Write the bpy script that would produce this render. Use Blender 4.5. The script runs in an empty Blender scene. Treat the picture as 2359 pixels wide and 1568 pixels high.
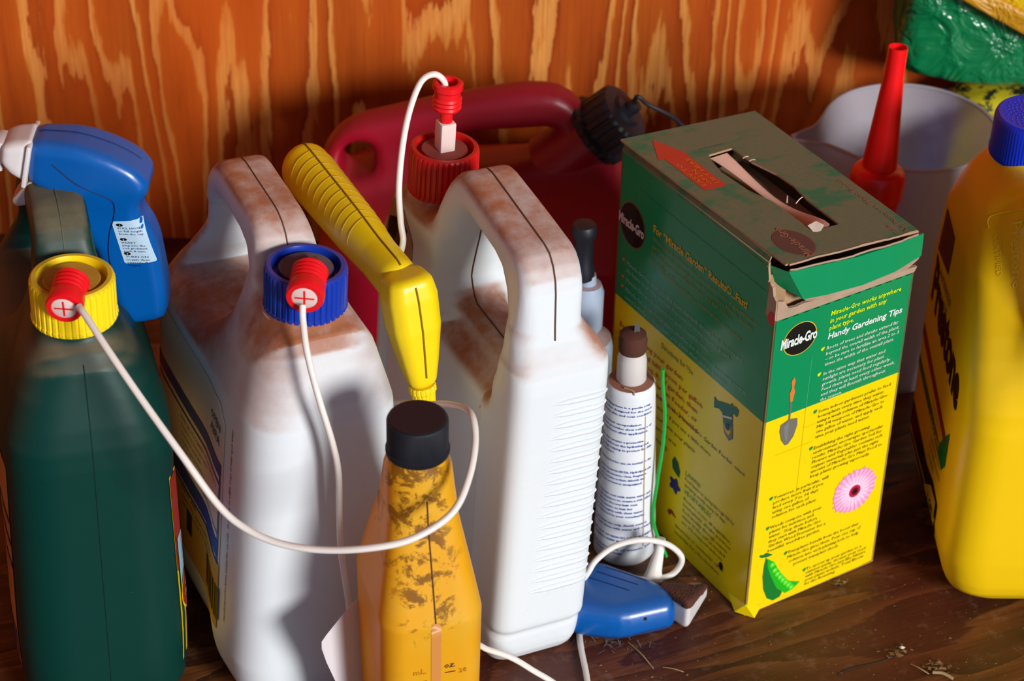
import bpy, bmesh, math, random
import numpy as np
from mathutils import Matrix, Vector
random.seed(7); rng = np.random.default_rng(7)
PI = math.pi
scene = bpy.context.scene
COL = scene.collection

# ------------------------------------------------------------------ camera
cam = bpy.data.cameras.new('camera'); camo = bpy.data.objects.new('camera', cam); COL.objects.link(camo)
cam.sensor_width = 36.0; cam.lens = 36.0*5400/2359; cam.clip_start = 0.05; cam.clip_end = 50
R_ = Vector((0.99972017, 0.01371561, 0.01927328)); U_ = Vector((-0.02365539, 0.57964683, 0.81452438)); F_ = Vector((0, 0.81475237, -0.57980908))
m = Matrix((R_, U_, -F_)).transposed().to_4x4(); m.translation = Vector((0, -1.2, 1.08)); camo.matrix_world = m
scene.camera = camo
cam.dof.use_dof = True; cam.dof.focus_distance = 1.46; cam.dof.aperture_fstop = 9.0

# ------------------------------------------------------------------ light
w = bpy.data.worlds.new('sky'); scene.world = w; w.use_nodes = True
wn = w.node_tree.nodes; wl = w.node_tree.links
bgn = wn['Background']; tc = wn.new('ShaderNodeTexCoord'); sp = wn.new('ShaderNodeSeparateXYZ'); rp = wn.new('ShaderNodeValToRGB')
wl.new(tc.outputs['Generated'], sp.inputs[0]); wl.new(sp.outputs['Z'], rp.inputs[0]); wl.new(rp.outputs[0], bgn.inputs[0])
rp.color_ramp.elements[0].position = 0.0; rp.color_ramp.elements[0].color = (0.55, 0.66, 0.80, 1)
rp.color_ramp.elements[1].position = 0.6; rp.color_ramp.elements[1].color = (0.42, 0.60, 0.95, 1)
bgn.inputs[1].default_value = 0.39
sun = bpy.data.lights.new('sun', 'SUN'); suno = bpy.data.objects.new('sun', sun); COL.objects.link(suno)
sun.energy = 3.7; sun.angle = math.radians(15); sun.color = (1.0, 0.97, 0.94)
SUN_AZ, SUN_EL = math.radians(38), math.radians(20)     # azimuth to the right of straight-in, elevation
sd = Vector((math.sin(SUN_AZ)*math.cos(SUN_EL), -math.cos(SUN_AZ)*math.cos(SUN_EL), math.sin(SUN_EL)))
suno.rotation_euler = sd.to_track_quat('Z', 'Y').to_euler()
vs = scene.view_settings
scene.display_settings.display_device = 'sRGB'
vs.view_transform = 'Standard'; vs.look = 'None'; vs.exposure = 0.0; vs.gamma = 1.0; vs.use_curve_mapping = False

# ------------------------------------------------------------------ helpers
def tag(o, label=None, cat=None, group=None, kind=None):
    if label: o['label'] = label
    if cat: o['category'] = cat
    if group: o['group'] = group
    if kind: o['kind'] = kind
    return o
def thing(name, label, cat, loc=(0, 0, 0), rotz=0.0, lean=0.0, group=None):
    o = bpy.data.objects.new(name, None); COL.objects.link(o); o.empty_display_size = .02
    loc = Vector(loc)-Matrix.Rotation(math.radians(rotz), 3, 'Z') @ Vector((.31*math.sin(math.radians(lean)), 0, 0)) if lean > 0 else loc
    o.matrix_world = Matrix.Translation(loc) @ Matrix.Rotation(math.radians(rotz), 4, 'Z') @ Matrix.Rotation(math.radians(lean), 4, 'Y')
    return tag(o, label, cat, group)
def mk(name, V, Fc, mats, parent=None, smooth=True, mi=None, angle=None):
    me = bpy.data.meshes.new(name)
    V = np.asarray(V, dtype=np.float32).reshape(-1, 3)
    if isinstance(Fc, np.ndarray) and Fc.ndim == 2:
        n = Fc.shape[1]
        me.vertices.add(len(V)); me.vertices.foreach_set('co', V.ravel())
        me.loops.add(Fc.size); me.loops.foreach_set('vertex_index', Fc.ravel().astype(np.int32))
        me.polygons.add(len(Fc)); me.polygons.foreach_set('loop_start', np.arange(0, Fc.size, n, dtype=np.int32))
        me.update(calc_edges=True); me.validate()
    else:
        me.from_pydata([tuple(map(float, v)) for v in V], [], [tuple(map(int, f)) for f in Fc]); me.update()
    for mm in (mats if isinstance(mats, (list, tuple)) else [mats]): me.materials.append(mm)
    if mi is not None: me.polygons.foreach_set('material_index', np.asarray(mi, dtype=np.int32))
    if smooth: me.polygons.foreach_set('use_smooth', np.ones(len(me.polygons), dtype=bool))
    if angle and smooth: me.set_sharp_from_angle(angle=math.radians(angle))
    o = bpy.data.objects.new(name, me); COL.objects.link(o)
    if parent: o.parent = parent
    return o

# ---- materials
def hexc(r, g, b):
    f = lambda c: (c/255/12.92 if c <= 10 else ((c/255+.055)/1.055)**2.4)
    return (f(r), f(g), f(b), 1)
class NT:
    def __init__(s, name):
        s.m = bpy.data.materials.new(name); s.m.use_nodes = True; s.t = s.m.node_tree
        s.b = s.t.nodes['Principled BSDF']; s.tc = s.t.nodes.new('ShaderNodeTexCoord')
    def n(s, typ, **kw):
        x = s.t.nodes.new('ShaderNode'+typ)
        for k, v in kw.items(): setattr(x, k, v)
        return x
    def l(s, a, b): s.t.links.new(a, b)
    def map(s, scale, coord='Object', rot=(0, 0, 0)):
        mp = s.n('Mapping'); mp.inputs['Scale'].default_value = scale; mp.inputs['Rotation'].default_value = rot
        s.l(s.tc.outputs[coord], mp.inputs[0]); return mp.outputs[0]
    def noise(s, vec, scale, detail=3, rough=.55, dist=0):
        x = s.n('TexNoise'); x.inputs['Scale'].default_value = scale; x.inputs['Detail'].default_value = detail
        x.inputs['Roughness'].default_value = rough; x.inputs['Distortion'].default_value = dist
        if vec is not None: s.l(vec, x.inputs['Vector'])
        else: s.l(s.tc.outputs['Object'], x.inputs['Vector'])
        return x.outputs['Fac']
    def mth(s, op, a, b=None, c=None, clamp=False):
        x = s.n('Math', operation=op); x.use_clamp = clamp
        for i, v in enumerate((a, b, c)):
            if v is None: continue
            if isinstance(v, (int, float)): x.inputs[i].default_value = v
            else: s.l(v, x.inputs[i])
        return x.outputs[0]
    def ss(s, v, a, b):
        x = s.n('MapRange', interpolation_type='SMOOTHSTEP'); s.l(v, x.inputs[0]); x.inputs[1].default_value = a; x.inputs[2].default_value = b
        return x.outputs[0]
    def mix(s, fac, a, b):
        x = s.n('Mix', data_type='RGBA')
        if isinstance(fac, (int, float)): x.inputs[0].default_value = fac
        else: s.l(fac, x.inputs[0])
        for i, v in ((6, a), (7, b)):
            if isinstance(v, tuple): x.inputs[i].default_value = v
            else: s.l(v, x.inputs[i])
        return x.outputs[2]
    def ramp(s, fac, stops, interp='LINEAR'):
        x = s.n('ValToRGB'); s.l(fac, x.inputs[0]); cr = x.color_ramp; cr.interpolation = interp
        while len(cr.elements) < len(stops): cr.elements.new(0.5)
        for e, (p, c) in zip(cr.elements, stops): e.position = p; e.color = c
        return x.outputs[0]
    def bump(s, h, strength=.3, dist=.001):
        x = s.n('Bump'); x.inputs['Strength'].default_value = strength; x.inputs['Distance'].default_value = dist
        s.l(h, x.inputs['Height']); s.l(x.outputs[0], s.b.inputs['Normal'])
    def normz(s):
        g = s.n('NewGeometry'); x = s.n('SeparateXYZ'); s.l(g.outputs['Normal'], x.inputs[0]); return x.outputs['Z']
    def set(s, **kw):
        nm = dict(rough='Roughness', spec='Specular IOR Level', metal='Metallic', sss='Subsurface Weight', trans='Transmission Weight', coat='Coat Weight', alpha='Alpha', ior='IOR')
        for k, v in kw.items():
            i = s.b.inputs[nm[k]]
            if isinstance(v, (int, float)): i.default_value = v
            else: s.l(v, i)
    def base(s, c):
        if isinstance(c, tuple): s.b.inputs['Base Color'].default_value = c
        else: s.l(c, s.b.inputs['Base Color'])
DUST = (0.37, 0.125, 0.045, 1)
def plastic(name, col, rough=.38, dust=0.0, sss=0.0, smudge=.0, dustcol=DUST, d0=.25, d1=.75, spec=.5, bump=.0, mottle=.12, floor_dust=0.0, scale=1.0):
    """moulded plastic; settled dust lies on what faces upward, broken up by noise"""
    t = NT(name)
    c = col
    if mottle:
        n = t.noise(None, 30*scale, 4); c = t.mix(t.mth('MULTIPLY', n, mottle*1.6), col, tuple(x*.72 for x in col[:3])+(1,))
    rf = rough
    if dust or smudge:
        n1 = t.noise(None, 17*scale, 5, .55); n2 = t.noise(None, 120*scale, 3, .6)
        up = t.ss(t.normz(), d0, d1)
        k = t.mth('MULTIPLY_ADD', t.ss(t.mth('ADD', t.mth('MULTIPLY', n1, .75), t.mth('MULTIPLY', n2, .25)), .36, .62), .42, .58)
        f = t.mth('MULTIPLY', t.mth('MULTIPLY', up, k), dust, clamp=True)
        if floor_dust: f = t.mth('MAXIMUM', f, t.mth('MULTIPLY', up, floor_dust))
        if smudge:
            s2 = t.ss(t.noise(None, 9*scale, 6, .7, .6), .56, .75); f = t.mth('MAXIMUM', f, t.mth('MULTIPLY', s2, smudge))
            sp_ = t.ss(t.noise(None, 420*scale, 2, .5), .74, .79); f = t.mth('MAXIMUM', f, t.mth('MULTIPLY', sp_, min(1, smudge*2.5)))
        c = t.mix(f, c, dustcol); rf = t.mth('ADD', t.mth('MULTIPLY', f, .45), rough, clamp=True)
    t.base(c); t.set(rough=rf, spec=spec)
    if sss: t.set(sss=sss); t.b.inputs['Subsurface Radius'].default_value = (.012, .009, .006); t.b.inputs['Subsurface Scale'].default_value = .6
    if bump: t.bump(t.noise(None, 260*scale, 3), bump, .0004)
    return t.m
def flat(name, col, rough=.5, spec=.3):
    t = NT(name); t.base(col); t.set(rough=rough, spec=spec); return t.m

# ---- signed distance modelling
def smin(a, b, k):
    h = np.maximum(k-np.abs(a-b), 0)/k; return np.minimum(a, b)-h*h*k*.25
def smax(a, b, k): return -smin(-a, -b, k)
def poly(u, v, pts):
    pts = np.asarray(pts, float); d = np.full(np.broadcast(u, v).shape, 1e9); s = np.ones_like(d)
    n = len(pts); j = n-1
    for i in range(n):
        ex, ey = pts[j]-pts[i]; wx = u-pts[i][0]; wy = v-pts[i][1]
        t = np.clip((wx*ex+wy*ey)/(ex*ex+ey*ey), 0, 1); bx = wx-ex*t; by = wy-ey*t
        d = np.minimum(d, bx*bx+by*by)
        c1 = v >= pts[i][1]; c2 = v < pts[j][1]; c3 = ex*wy > ey*wx
        fl = (c1 & c2 & c3) | (~c1 & ~c2 & ~c3); s = np.where(fl, -s, s); j = i
    return s*np.sqrt(d)
def sstep(x, a, b):
    t = np.clip((x-a)/(b-a), 0, 1); return t*t*(3-2*t)
def capsule(x, y, z, a, b, r, r2=None):
    a = np.array(a, float); b = np.array(b, float); ba = b-a; h = np.clip(((x-a[0])*ba[0]+(y-a[1])*ba[1]+(z-a[2])*ba[2])/(ba@ba), 0, 1)
    rr = r if r2 is None else r+(r2-r)*h
    return np.sqrt((x-a[0]-ba[0]*h)**2+(y-a[1]-ba[1]*h)**2+(z-a[2]-ba[2]*h)**2)-rr
def surf(f, lo, hi, h):
    ax = [np.arange(lo[i]-h, hi[i]+2*h, h) for i in range(3)]
    X, Y, Z = np.meshgrid(*ax, indexing='ij'); D = f(X, Y, Z); S = D < 0; nx, ny, nz = D.shape
    P = np.zeros((nx, ny, nz, 3)); Cn = np.zeros((nx, ny, nz)); quads = []
    lo_ = np.array([a[0] for a in ax])
    for a in range(3):
        sl0 = [slice(None)]*3; sl1 = [slice(None)]*3; sl0[a] = slice(0, -1); sl1[a] = slice(1, None)
        c = np.argwhere(S[tuple(sl0)] != S[tuple(sl1)])
        b_, c_ = (a+1) % 3, (a+2) % 3
        ok = (c[:, b_] > 0) & (c[:, c_] > 0) & (c[:, b_] < D.shape[b_]-1) & (c[:, c_] < D.shape[c_]-1); c = c[ok]
        c1 = c.copy(); c1[:, a] += 1
        d0 = D[tuple(c.T)]; d1 = D[tuple(c1.T)]; t = d0/(d0-d1); p = c.astype(float); p[:, a] += t
        cells = []
        for db, dc in ((1, 1), (0, 1), (0, 0), (1, 0)):
            q = c.copy(); q[:, b_] -= db; q[:, c_] -= dc; cells.append(q)
            np.add.at(P, tuple(q.T), p); np.add.at(Cn, tuple(q.T), 1)
        idx = np.stack([np.ravel_multi_index(tuple(q.T), D.shape) for q in cells], 1)
        idx = np.where((d0 < 0)[:, None], idx, idx[:, ::-1]); quads.append(idx)
    Q = np.concatenate(quads); used, inv = np.unique(Q, return_inverse=True); Q = inv.reshape(Q.shape)
    V = P.reshape(-1, 3)[used]/Cn.reshape(-1)[used][:, None]*h+lo_
    V = snap(f, V, 2)
    return V, Q
def grad(f, V, e=3e-4):
    x, y, z = V.T; g = np.stack([f(x+e, y, z)-f(x-e, y, z), f(x, y+e, z)-f(x, y-e, z), f(x, y, z+e)-f(x, y, z-e)], 1)/(2*e); return g
def snap(f, V, n=3, off=0.0):
    V = np.array(V, float)
    for _ in range(n):
        g = grad(f, V); d = f(*V.T)-off; V = V-g*(np.clip(d, -.004, .004)/np.maximum((g*g).sum(1), .3))[:, None]
    return V
def smesh(name, f, lo, hi, h, mt, parent=None):
    V, Q = surf(f, lo, hi, h); return mk(name, V, Q, mt, parent)
def march(f, V, Dn, off=.0003, steps=60, lim=.085):
    """slide points along direction Dn until they lie on the surface"""
    V = np.array(V, float); s = np.zeros(len(V))
    for _ in range(steps): s = np.minimum(s+np.maximum(f(*(V+Dn*s[:, None]).T)-off, -.001), lim)
    return V+Dn*s[:, None]

# ---- other shapes
def tube(name, pts, r, mt, parent=None, n=10, sub=6, closed_ends=True, rr=None):
    P = np.array(pts, float); K = len(P)
    if K > 2 and sub > 1:
        Q = np.vstack([2*P[0]-P[1], P, 2*P[-1]-P[-2]]); out = []
        for i in range(K-1):
            p0, p1, p2, p3 = Q[i:i+4]
            for s in range(sub):
                t = s/sub; out.append(.5*((2*p1)+(-p0+p2)*t+(2*p0-5*p1+4*p2-p3)*t*t+(-p0+3*p1-3*p2+p3)*t**3))
        out.append(P[-1]); P = np.array(out)
    T = np.gradient(P, axis=0); T /= np.linalg.norm(T, axis=1)[:, None]
    up = np.array([0, 0, 1.]) if abs(T[0][2]) < .9 else np.array([1., 0, 0]); a = np.cross(T[0], up); a /= np.linalg.norm(a)
    V = []; M = len(P)
    for i in range(M):
        a = a-T[i]*(a@T[i]); a /= np.linalg.norm(a); b = np.cross(T[i], a)
        rad = r if rr is None else np.interp(i/(M-1), np.linspace(0, 1, len(rr)), rr)
        for k in range(n): th = 2*PI*k/n; V.append(P[i]+rad*(math.cos(th)*a+math.sin(th)*b))
    Fc = []
    for i in range(M-1):
        for k in range(n): Fc.append((i*n+k, i*n+(k+1) % n, (i+1)*n+(k+1) % n, (i+1)*n+k))
    if closed_ends: Fc.append(tuple(range(n-1, -1, -1))); Fc.append(tuple(range((M-1)*n, M*n)))
    return mk(name, V, Fc, mt, parent, angle=50)
def axes(d):
    d = np.array(d, float); d /= np.linalg.norm(d); up = np.array([0, 0, 1.]) if abs(d[2]) < .95 else np.array([0, 1., 0])
    a = np.cross(up, d); a /= np.linalg.norm(a); return a, np.cross(d, a), d
def lathe(name, prof, mt, parent=None, N=48, c=(0, 0, 0), d=(0, 0, 1), rib=None, angle=35, ex=1.0):
    """prof: (radius, height) from bottom to top; rib=(count, depth, rmin)"""
    a, b, dd = axes(d); c = np.array(c, float); V = []; Fc = []
    for (r, z) in prof:
        for k in range(N):
            th = 2*PI*k/N; rad = r
            if rib and r >= rib[2]-1e-9:
                ph = (k*rib[0]/N) % 1.0; rad = r-(rib[1] if ph > .55 else 0)
            V.append(c+a*rad*math.cos(th)+b*rad*math.sin(th)*ex+dd*z)
    M = len(prof)
    for i in range(M-1):
        for k in range(N): Fc.append((i*N+k, i*N+(k+1) % N, (i+1)*N+(k+1) % N, (i+1)*N+k))
    if prof[0][0] > 1e-6: Fc.append(tuple(range(N-1, -1, -1)))
    if prof[-1][0] > 1e-6: Fc.append(tuple(range((M-1)*N, M*N)))
    return mk(name, V, Fc, mt, parent, angle=angle)
def bxs(name, c, s, mt, parent=None, bev=.0, M3=None, seg=2):
    bm = bmesh.new(); bmesh.ops.create_cube(bm, size=1)
    for v in bm.verts: v.co = Vector((v.co.x*s[0], v.co.y*s[1], v.co.z*s[2]))
    if bev: bmesh.ops.bevel(bm, geom=bm.edges[:], offset=bev, segments=seg, affect='EDGES', profile=.5)
    for v in bm.verts:
        co = v.co if M3 is None else M3 @ v.co
        v.co = co+Vector(c)
    me = bpy.data.meshes.new(name); bm.to_mesh(me); bm.free(); me.materials.append(mt)
    if bev:
        me.polygons.foreach_set('use_smooth', np.ones(len(me.polygons), dtype=bool)); me.set_sharp_from_angle(angle=math.radians(40))
    o = bpy.data.objects.new(name, me); COL.objects.link(o)
    if parent: o.parent = parent
    return o
class Fr:
    """a flat frame: origin, right, up, outward normal; optional surface f that the print hugs"""
    def __init__(s, O, U, V, f=None):
        s.O = np.array(O, float); s.U = np.array(U, float); s.V = np.array(V, float); s.N = np.cross(s.U, s.V); s.f = f
    def __call__(s, uv, off=.0002):
        uv = np.asarray(uv, float).reshape(-1, 2)
        if s.f is None: return s.O+uv[:, :1]*s.U+uv[:, 1:2]*s.V+s.N*off
        P = s.O+uv[:, :1]*s.U+uv[:, 1:2]*s.V+s.N*.02
        return march(s.f, P, -s.N, off)
def slab(name, pts, fr, th, mats, parent=None, inner=1):
    """sheet cut to the outline pts (in the frame), th thick inwards; mats [printed, board]"""
    n = len(pts); A = fr(pts, 0); B = A-fr.N*th
    Fc = [tuple(range(n)), tuple(range(2*n-1, n-1, -1))]+[(i, n+i, n+(i+1) % n, (i+1) % n) for i in range(n)]
    return mk(name, np.vstack([A, B]), Fc, mats, parent, smooth=False, mi=[0, inner]+[inner]*n)
def patch(name, pts, fr, mt, parent=None, off=.0002, sub=0.0):
    """printed shape; subdivided when it has to follow a curved surface"""
    bm = bmesh.new(); vs_ = [bm.verts.new((p[0], p[1], 0)) for p in pts]; bm.faces.new(vs_)
    if sub:
        xs = [p[0] for p in pts]; ys = [p[1] for p in pts]
        for axn, lo_, hi_ in (((1, 0, 0), min(xs), max(xs)), ((0, 1, 0), min(ys), max(ys))):
            c = lo_+sub
            while c < hi_-1e-6:
                bmesh.ops.bisect_plane(bm, geom=bm.verts[:]+bm.edges[:]+bm.faces[:], plane_co=tuple(c*q for q in axn), plane_no=axn); c += sub
    bmesh.ops.triangulate(bm, faces=[f_ for f_ in bm.faces if len(f_.verts) > 4]); bm.verts.index_update()
    V = fr([(v.co.x, v.co.y) for v in bm.verts], off); Fc = [tuple(v.index for v in f_.verts) for f_ in bm.faces]; bm.free()
    return mk(name, V, Fc, mt, parent, smooth=bool(sub))
_tc = {}
def glyphs(s, bold=0.0, shear=0.0, res=2):
    k = (s, bold, shear, res)
    if k not in _tc:
        cu = bpy.data.curves.new('t', 'FONT'); cu.body = s; cu.size = 1; cu.resolution_u = res; cu.offset = bold; cu.shear = shear; cu.space_character = 1.0
        o = bpy.data.objects.new('t', cu); COL.objects.link(o); dg = bpy.context.evaluated_depsgraph_get(); e = o.evaluated_get(dg); me = e.to_mesh()
        V = np.empty(len(me.vertices)*3, dtype=np.float32); me.vertices.foreach_get('co', V); V = V.reshape(-1, 3)[:, :2].copy()
        Fc = [tuple(p.vertices) for p in me.polygons]; e.to_mesh_clear(); COL.objects.unlink(o); bpy.data.objects.remove(o); bpy.data.curves.remove(cu)
        _tc[k] = (V, Fc)
    return _tc[k]
def txt(name, lines, u, v, fr, mt, parent, size=.004, ls=None, fit=None, bold=0.0, shear=0.0, off=.00035, res=1, align='l', slope=0.0, jit=0):
    """lines of lettering from (u, v) downwards, one mesh; fit = width in metres of the widest line"""
    if isinstance(lines, str): lines = [lines]
    ls = ls or size*1.15; G = [glyphs(s, bold, shear, res) for s in lines]
    wmax = max((g[0][:, 0].max() if len(g[0]) else 0) for g in G); xs = (fit/wmax) if fit else size
    V = []; Fc = []; n = 0
    for i, (g, f_) in enumerate(G):
        if not len(g): continue
        wd = g[:, 0].max()*xs; x0 = u+(0 if align == 'l' else -wd/2 if align == 'c' else -wd)
        P = np.stack([x0+g[:, 0]*xs, v-i*ls+g[:, 1]*size+g[:, 0]*xs*slope], 1); V.append(P); Fc += [tuple(q+n for q in t) for t in f_]; n += len(P)
    return mk(name, fr(np.vstack(V), off), Fc, mt, parent, smooth=False)
def circle(cx, cy, rx, ry=None, n=40, a0=0): ry = ry or rx; return [(cx+rx*math.cos(a0+2*PI*i/n), cy+ry*math.sin(a0+2*PI*i/n)) for i in range(n)]
def mirror(d): return d

# ------------------------------------------------------------------ materials
def wood_wall():
    t = NT('plywood'); v = t.map((1, 1, 1))
    s = t.n('SeparateXYZ'); t.l(v, s.inputs[0]); X, Z = s.outputs['X'], s.outputs['Z']
    def vec(a, b, o=0.0):
        c = t.n('CombineXYZ'); t.l(t.mth('MULTIPLY', X, a), c.inputs[0]); t.l(t.mth('MULTIPLY', Z, b), c.inputs[2]); c.inputs[1].default_value = o; return c.outputs[0]
    big = t.noise(vec(9.0, 1.1), 1.0, 2, .5, .15)
    jag = t.noise(vec(230, 22, 3.0), 1.0, 4, .65)
    jag2 = t.noise(vec(60, 9, 9.0), 1.0, 3, .6)
    g = t.mth('ADD', t.mth('MULTIPLY', big, 13.0), t.mth('MULTIPLY', X, 14.0))
    g = t.mth('ADD', g, t.mth('MULTIPLY', jag, .55)); g = t.mth('ADD', g, t.mth('MULTIPLY', jag2, .8))
    fr = t.mth('FRACT', g)
    c = t.ramp(fr, [(0.0, hexc(216, 146, 70)), (.16, hexc(224, 154, 76)), (.27, hexc(208, 132, 54)), (.31, hexc(180, 86, 18)), (.8, hexc(168, 72, 8)), (.93, hexc(146, 58, 4)), (.985, hexc(138, 54, 4)), (1.0, hexc(208, 138, 66))])
    fib = t.noise(vec(520, 9, 5.0), 1.0, 3, .6)
    c = t.mix(t.ss(fib, .35, .75), c, t.mix(.5, c, hexc(140, 60, 8)))
    pat = t.noise(vec(4, 1.6, 2.0), 1.0, 3)
    c = t.mix(t.mth('MULTIPLY', t.ss(pat, .4, .65), .55), c, hexc(206, 84, 10))
    chk = t.noise(vec(300, 6, 7.0), 1.0, 2, .5); c = t.mix(t.ss(chk, .72, .76), c, hexc(50, 22, 10))
    t.base(c); t.set(rough=.62, spec=.25); t.bump(t.mth('ADD', fib, t.mth('MULTIPLY', fr, .5)), .35, .0006); return t.m
def wood_floor():
    t = NT('floor_wood'); v = t.map((1, 1, 1), rot=(0, 0, math.radians(-24)))
    s = t.n('SeparateXYZ'); t.l(v, s.inputs[0]); X, Y = s.outputs['X'], s.outputs['Y']
    def vec(a, b, o=0.0):
        c = t.n('CombineXYZ'); t.l(t.mth('MULTIPLY', X, a), c.inputs[0]); t.l(t.mth('MULTIPLY', Y, b), c.inputs[1]); c.inputs[2].default_value = o; return c.outputs[0]
    big = t.noise(vec(3.2, 14), 1.0, 2, .5, .3); jag = t.noise(vec(14, 150, 3.0), 1.0, 4, .65)
    g = t.mth('FRACT', t.mth('ADD', t.mth('MULTIPLY', big, 9.0), t.mth('MULTIPLY', jag, .6)))
    c = t.ramp(g, [(0, hexc(124, 74, 36)), (.25, hexc(106, 60, 28)), (.5, hexc(86, 46, 20)), (.85, hexc(60, 30, 12)), (.96, hexc(48, 24, 10)), (1, hexc(112, 66, 34))])
    fib = t.noise(vec(20, 420, 5.0), 1.0, 3, .6); c = t.mix(t.mth('MULTIPLY', t.ss(fib, .4, .7), .5), c, hexc(50, 26, 16))
    red = t.noise(None, 6, 4, .6); c = t.mix(t.mth('MULTIPLY', t.ss(red, .42, .62), .6), c, hexc(86, 34, 22))
    dst = t.noise(None, 55, 6, .75); c = t.mix(t.mth('MULTIPLY', t.ss(dst, .52, .72), .30), c, hexc(150, 120, 96))
    spk = t.noise(None, 700, 2, .5); c = t.mix(t.ss(spk, .72, .76), c, hexc(170, 140, 110))
    spk = t.noise(None, 330, 2, .5); c = t.mix(t.ss(spk, .73, .77), c, hexc(25, 14, 10))
    t.base(c); t.set(rough=.5, spec=.4); t.bump(t.mth('ADD', fib, g), .5, .0008); return t.m
M = {}
M['ply'] = wood_wall(); M['floor'] = wood_floor()
WHITE = (.74, .80, .84, 1)
M['jug_white'] = plastic('white_jug_plastic', WHITE, .36, dust=1.0, sss=.12, smudge=.10, mottle=.04, d0=.12, d1=.62)
M['jug_green'] = plastic('dark_green_plastic', (.0, .036, .028, 1), .40, dust=.75, smudge=.05, spec=.3, mottle=.25, dustcol=(.17, .13, .075, 1), d0=.35)
M['yellow_cap'] = plastic('yellow_cap_plastic', (.95, .70, .008, 1), .36, dust=.7, smudge=.03, dustcol=(.42, .22, .02, 1), d0=.6, d1=.95)
M['blue_cap'] = plastic('blue_cap_plastic', (.006, .040, .40, 1), .30, dust=.25, smudge=.05, dustcol=(.15, .12, .18, 1), d0=.6, d1=.95)
M['blue_disc'] = plastic('dusty_blue_disc', (.03, .045, .14, 1), .5, dust=.95, dustcol=(.16, .11, .11, 1), d0=.5)
M['red_disc'] = plastic('dusty_red_disc', (.35, .02, .015, 1), .5, dust=.95, dustcol=(.22, .055, .04, 1), d0=.5)
M['yel_disc'] = plastic('dusty_yellow_disc', (.70, .42, .01, 1), .5, dust=.95, dustcol=(.42, .20, .015, 1), d0=.5)
M['red_cap'] = plastic('red_cap_plastic', (.62, .008, .010, 1), .34, dust=.35, smudge=.03, dustcol=(.30, .05, .03, 1), d0=.6, d1=.95)
M['grommet'] = plastic('red_grommet', (.80, .008, .014, 1), .32, mottle=.05)
M['brownstub'] = plastic('dirty_stub', (.20, .06, .03, 1), .5, mottle=.4, smudge=.3)
M['pinkwhite'] = plastic('stained_white', (.80, .62, .58, 1), .4, smudge=.22, dustcol=(.6, .25, .2, 1))
M['jug_rib'] = plastic('white_rib', WHITE, .36, mottle=.02, sss=.12)
M['ring'] = flat('grip_groove', (.42, .26, .003, 1), .5)
M['hose'] = plastic('hose_white', (.88, .84, .78, 1), .34, dust=.20, smudge=.08, dustcol=(.5, .30, .18, 1), mottle=.05, sss=.1)
M['wand'] = plastic('wand_yellow', (.93, .68, .004, 1), .34, dust=.18, smudge=.10, dustcol=(.34, .17, .01, 1), d0=.5, d1=.95, mottle=.08)
M['seam'] = flat('seam_dirt', (.11, .045, .02, 1), .8)
M['seam_yel'] = flat('seam_yellow', (.24, .13, .003, 1), .8)
M['gas'] = plastic('gas_can_red', (.34, .003, .020, 1), .36, dust=.25, smudge=.1, dustcol=(.20, .03, .03, 1), d0=.5, mottle=.3)
M['black'] = plastic('black_plastic', (.007, .009, .016, 1), .48, dust=.0, smudge=.03, dustcol=(.10, .07, .05, 1), d0=.6)
M['blue'] = plastic('sprayer_blue', (.0, .098, .40, 1), .28, dust=.12, smudge=.05, dustcol=(.12, .13, .2, 1), d0=.5, mottle=.15)
M['white_dirty'] = plastic('dirty_white', (.66, .63, .62, 1), .42, dust=.9, smudge=.25, dustcol=(.32, .12, .05, 1), d0=.45)
M['white_tr'] = plastic('nozzle_white', (.72, .69, .70, 1), .4, dust=.3, smudge=.12, dustcol=(.5, .28, .18, 1))
M['rust'] = plastic('caked_dirt', (.10, .028, .014, 1), .9, mottle=.9, bump=.8)
M['lotion'] = plastic('bottle_white', (.76, .80, .86, 1), .36, dust=1.0, floor_dust=.96, dustcol=(.27, .085, .045, 1), d0=.55, d1=.8, smudge=.03, mottle=.03)
M['oil'] = None
M['prest'] = plastic('jug_yellow', (.93, .60, .003, 1), .36, dust=.12, mottle=.06, dustcol=(.55, .3, .02, 1), sss=.05)
M['cap_royal'] = plastic('cap_royal_blue', (.002, .028, .62, 1), .36)
M['funnel'] = plastic('spout_red', (.95, .006, .008, 1), .32, mottle=.04, sss=.15)
M['card_tan'] = plastic('raw_cardboard', (.50, .31, .17, 1), .85, mottle=.4, smudge=.1, bump=.6, spec=.1)
M['card_torn'] = plastic('torn_cardboard', (.52, .36, .25, 1), .9, mottle=.9, bump=1.0, spec=.1, scale=3)
M['paper'] = plastic('label_paper', (.70, .68, .74, 1), .6, smudge=.08, mottle=.05)
M['debris'] = flat('dry_debris', (.22, .12, .05, 1), .9); M['debris_dark'] = flat('dark_debris', (.03, .018, .012, 1), .9)
M['straw'] = flat('dry_straw', (.42, .29, .15, 1), .8); M['lint'] = flat('grey_lint', (.16, .16, .18, 1), .9)
M['wire'] = plastic('green_tie', (.01, .42, .06, 1), .35, mottle=.1)
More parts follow.
